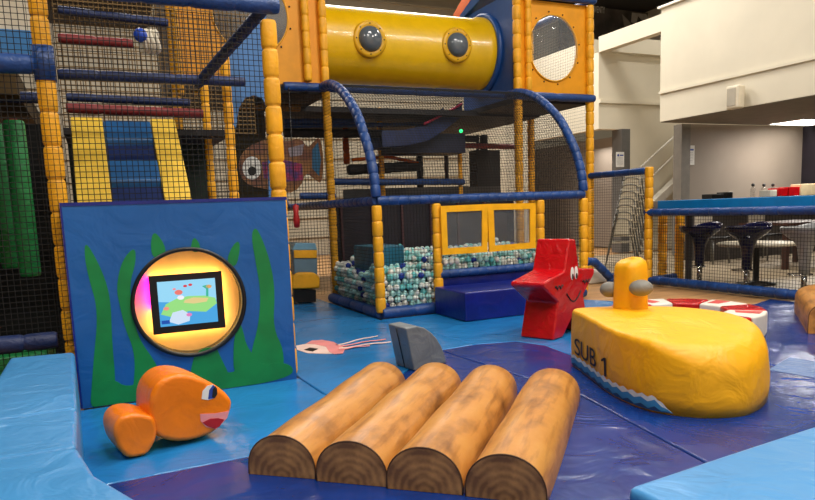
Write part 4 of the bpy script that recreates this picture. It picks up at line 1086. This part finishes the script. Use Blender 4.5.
# bar counter with goods
t = thing('bar_counter', 'dark serving counter in the recess under the mezzanine', 'counter', (13, 9.8, 0))
MB().box((10.62, 9.5, -.026), (15, 10.1, 1.12)).build('counter_body', mat('dark counter front', (60, 54, 50), .6), t)
MB().box((10.55, 9.42, 1.12), (15.05, 10.15, 1.17)).build('counter_top', mat('black countertop', (22, 22, 24), .3), t)
def item(u0, v0, u1, nm, m_, lb, cat, th=.25, grp=None):
    a = at(u0, v0, 'y', 9.6); b = at(u1, v0, 'y', 9.6)
    o = MB().box((a.x, 9.6, 1.17), (b.x, 9.6+th, a.z)).build(nm, m_, bevel=.01); recenter(o); tag(o, lb, cat, grp)
item(770, 190, 777, 'snack_box', WHT, 'small white box on the dark counter', 'box'); item(778.5, 188, 788, 'snack_box', RED, 'red snack box on the counter, left of its twin', 'box')
item(789, 187, 800, 'snack_box', RED, 'red snack box on the counter beside the cream box', 'box'); item(801.5, 184, 830, 'snack_box', mat('cream carton', (230, 210, 170), .6), 'cream carton at the right end of the counter', 'box')
item(712, 194, 724, 'till_tray', BLK, 'flat black tray at the left of the counter', 'tray'); item(727, 192, 733, 'card_reader', BLK, 'small black card reader on the counter', 'card reader')
for u, lb in ((753, 'clear dispenser with black cap, leftmost of the three'), (764, 'clear dispenser with black cap, middle of the three'), (773, 'clear dispenser with black cap, rightmost of the three')):
    a = at(u, 185, 'y', 9.9); t = thing('dispenser', lb, 'bottle', (a.x, 9.9, 1.17), 'clear dispensers on the counter')
    hh = a.z-1.17
    MB().lathe([(.001, 0), (.05, 0), (.05, hh*.7), (.02, hh*.85), (.001, hh*.86)], (a.x, 9.9, 1.17), 16).build('bottle', glass('clear bottle', (200, 190, 175), .1, .3), t)
    MB().sphere((a.x, 9.9, a.z), .035, 12, 8).build('cap', BLK, t)

# stair rails
t = thing('stair_railing', 'white steel stair railing rising against the cream wall', 'railing', (12, 12.2, 0))
ys = 12.2
def ST(u, v): return at(u, v, 'y', ys)
for (a_, b_, r_) in (((640, 168), (677, 134), .025), ((641, 188), (677, 152), .02)): MB().tube([ST(*a_), ST(*b_)], r_, 8).build('handrail', mat('white steel', (214, 208, 196), .4), t)
MB().tube([ST(677, 131), ST(678, 168)], .04, 8).build('newel_post', mat('white steel', (214, 208, 196), .4), t)
MB().prism([(ST(648, 200).x, ST(648, 204).z), (ST(690, 166).x, ST(690, 164).z), (ST(690, 172).x, ST(690, 170).z), (ST(656, 204).x, ST(656, 206).z)], (1, 0, 0), (0, 0, 1), (0, ys-.1, 0), (0, .2, 0)).build('stringer', mat('white steel', (214, 208, 196), .4), t)
# wall speaker
p = at(737, 97, 'x', 10.42)
t = thing('wall_speaker', 'white wall speaker on the mezzanine face', 'speaker', (10.42, p.y, p.z))
MB().box((10.27, p.y-.15, p.z-.21), (10.45, p.y+.12, p.z+.19)).build('cabinet', mat('off white plastic', (222, 212, 190), .5), t, bevel=.035)
MB().box((10.26, p.y-.1, p.z-.16), (10.27, p.y+.08, p.z+.14)).build('grille', mat('grille grey', (176, 168, 152), .6), t, bevel=.005)
MB().box((10.44, p.y-.04, p.z-.05), (10.5, p.y+.04, p.z+.05)).build('bracket', STEEL, t)
# signs
def sign(u0, v0, u1, v1, yy, label):
    a = at(u0, v1, 'y', yy); b = at(u1, v0, 'y', yy)
    t = thing('paper_sign', label, 'sign', ((a.x+b.x)/2, yy, a.z))
    MB().box((a.x, yy-.006, a.z), (b.x, yy, b.z)).build('sheet', PAPER, t)
    W_, H_ = b.x-a.x, b.z-a.z
    MB().prism(ell(a.x+W_*.25, a.z+H_*.78, W_*.12, W_*.12, 16), (1, 0, 0), (0, 0, 1), (0, yy-.009, 0), (0, .003, 0)).build('emblem', BLUINK, t)
    MB().box((a.x+W_*.45, yy-.009, a.z+H_*.74), (a.x+W_*.9, yy-.006, a.z+H_*.82)).build('headline', BLUINK, t)
    mb = MB()
    for i in range(7): mb.box((a.x+W_*.12, yy-.009, a.z+H_*(.62-.08*i)), (a.x+W_*.85, yy-.006, a.z+H_*(.635-.08*i)))
    mb.build('text_lines', mat('grey ink', (150, 150, 155), .6), t)
sign(683, 145.5, 694.5, 165, 10.72, 'white notice with blue emblem on the grey wall under the mezzanine')
sign(616, 152, 624, 167, 12.3, 'white notice with blue emblem on the dark jamb by the chairs')
# banner on the back wall
yb = 18.5
a = at(560, 36, 'y', yb); b = at(657, -40, 'y', yb)
t = thing('wall_banner', 'dark grey photo banner with white lettering high on the back wall', 'banner', ((a.x+b.x)/2, yb, a.z-1))
zz1 = min(b.z, 7.55)
MB().box((a.x, yb, a.z-1), (b.x, yb+.05, zz1)).build('banner_cloth', mat('dark banner print', (98, 90, 84), .7, rgb2=(62, 57, 54), scale=1.5), t)
c = at(598, 10, 'y', yb)
place_text('TWENTY', .3, (c.x, yb-.01, c.z), (1, 0, 0), (0, 0, 1), WINK, 'banner_lettering', t, xs=.45)
for (pts, m_) in (([(632, 8), (640, 4), (646, 12), (650, 20), (645, 24), (638, 16), (636, 24), (631, 22)], (190, 182, 172)), ([(650, 2), (657, 4), (655, 16), (650, 12)], (150, 142, 134)), ([(622, 14), (628, 20), (634, 28), (624, 26)], (140, 132, 124))):
    MB().prism([(at(u, v, 'y', yb).x, min(7.5, at(u, v, 'y', yb).z)) for u, v in pts], (1, 0, 0), (0, 0, 1), (0, yb-.006, 0), (0, .006, 0)).build('banner_figure', mat('banner grey %d' % m_[0], m_, .7), t)

# things on the tan floor beyond the starfish
p = at(594, 284, 'z', -.03)
t = thing('foam_block', 'white foam block behind the starfish', 'block', (p.x, p.y, -.03))
MB().box((p.x-.1, p.y, -.03), (p.x+.25, p.y+.3, .17)).build('block_body', WHT, t, bevel=.03)
t = thing('padded_arch', 'dark blue padded hoop leaning beside the fence', 'hoop', (6.9, 7.9, -.03))
a = at(588, 261, 'y', 7.9); b = at(611, 282, 'y', 7.9)
rail(t, [(a.x-.1, 7.9, a.z-.05), (a.x, 7.9, a.z), (a.x+.12, 7.9, a.z-.02), (b.x-.03, 7.9, b.z+.08), (b.x, 7.9, b.z+.01), (b.x+.1, 7.9, b.z)], .06, .16, BLU, 'hoop_pad')

# ------------------------------------------------------------------ view
S.view_settings.view_transform = 'Standard'; S.view_settings.look = 'None'; S.view_settings.gamma = 1
S.view_settings.use_curve_mapping = False
S.view_settings.exposure = .25
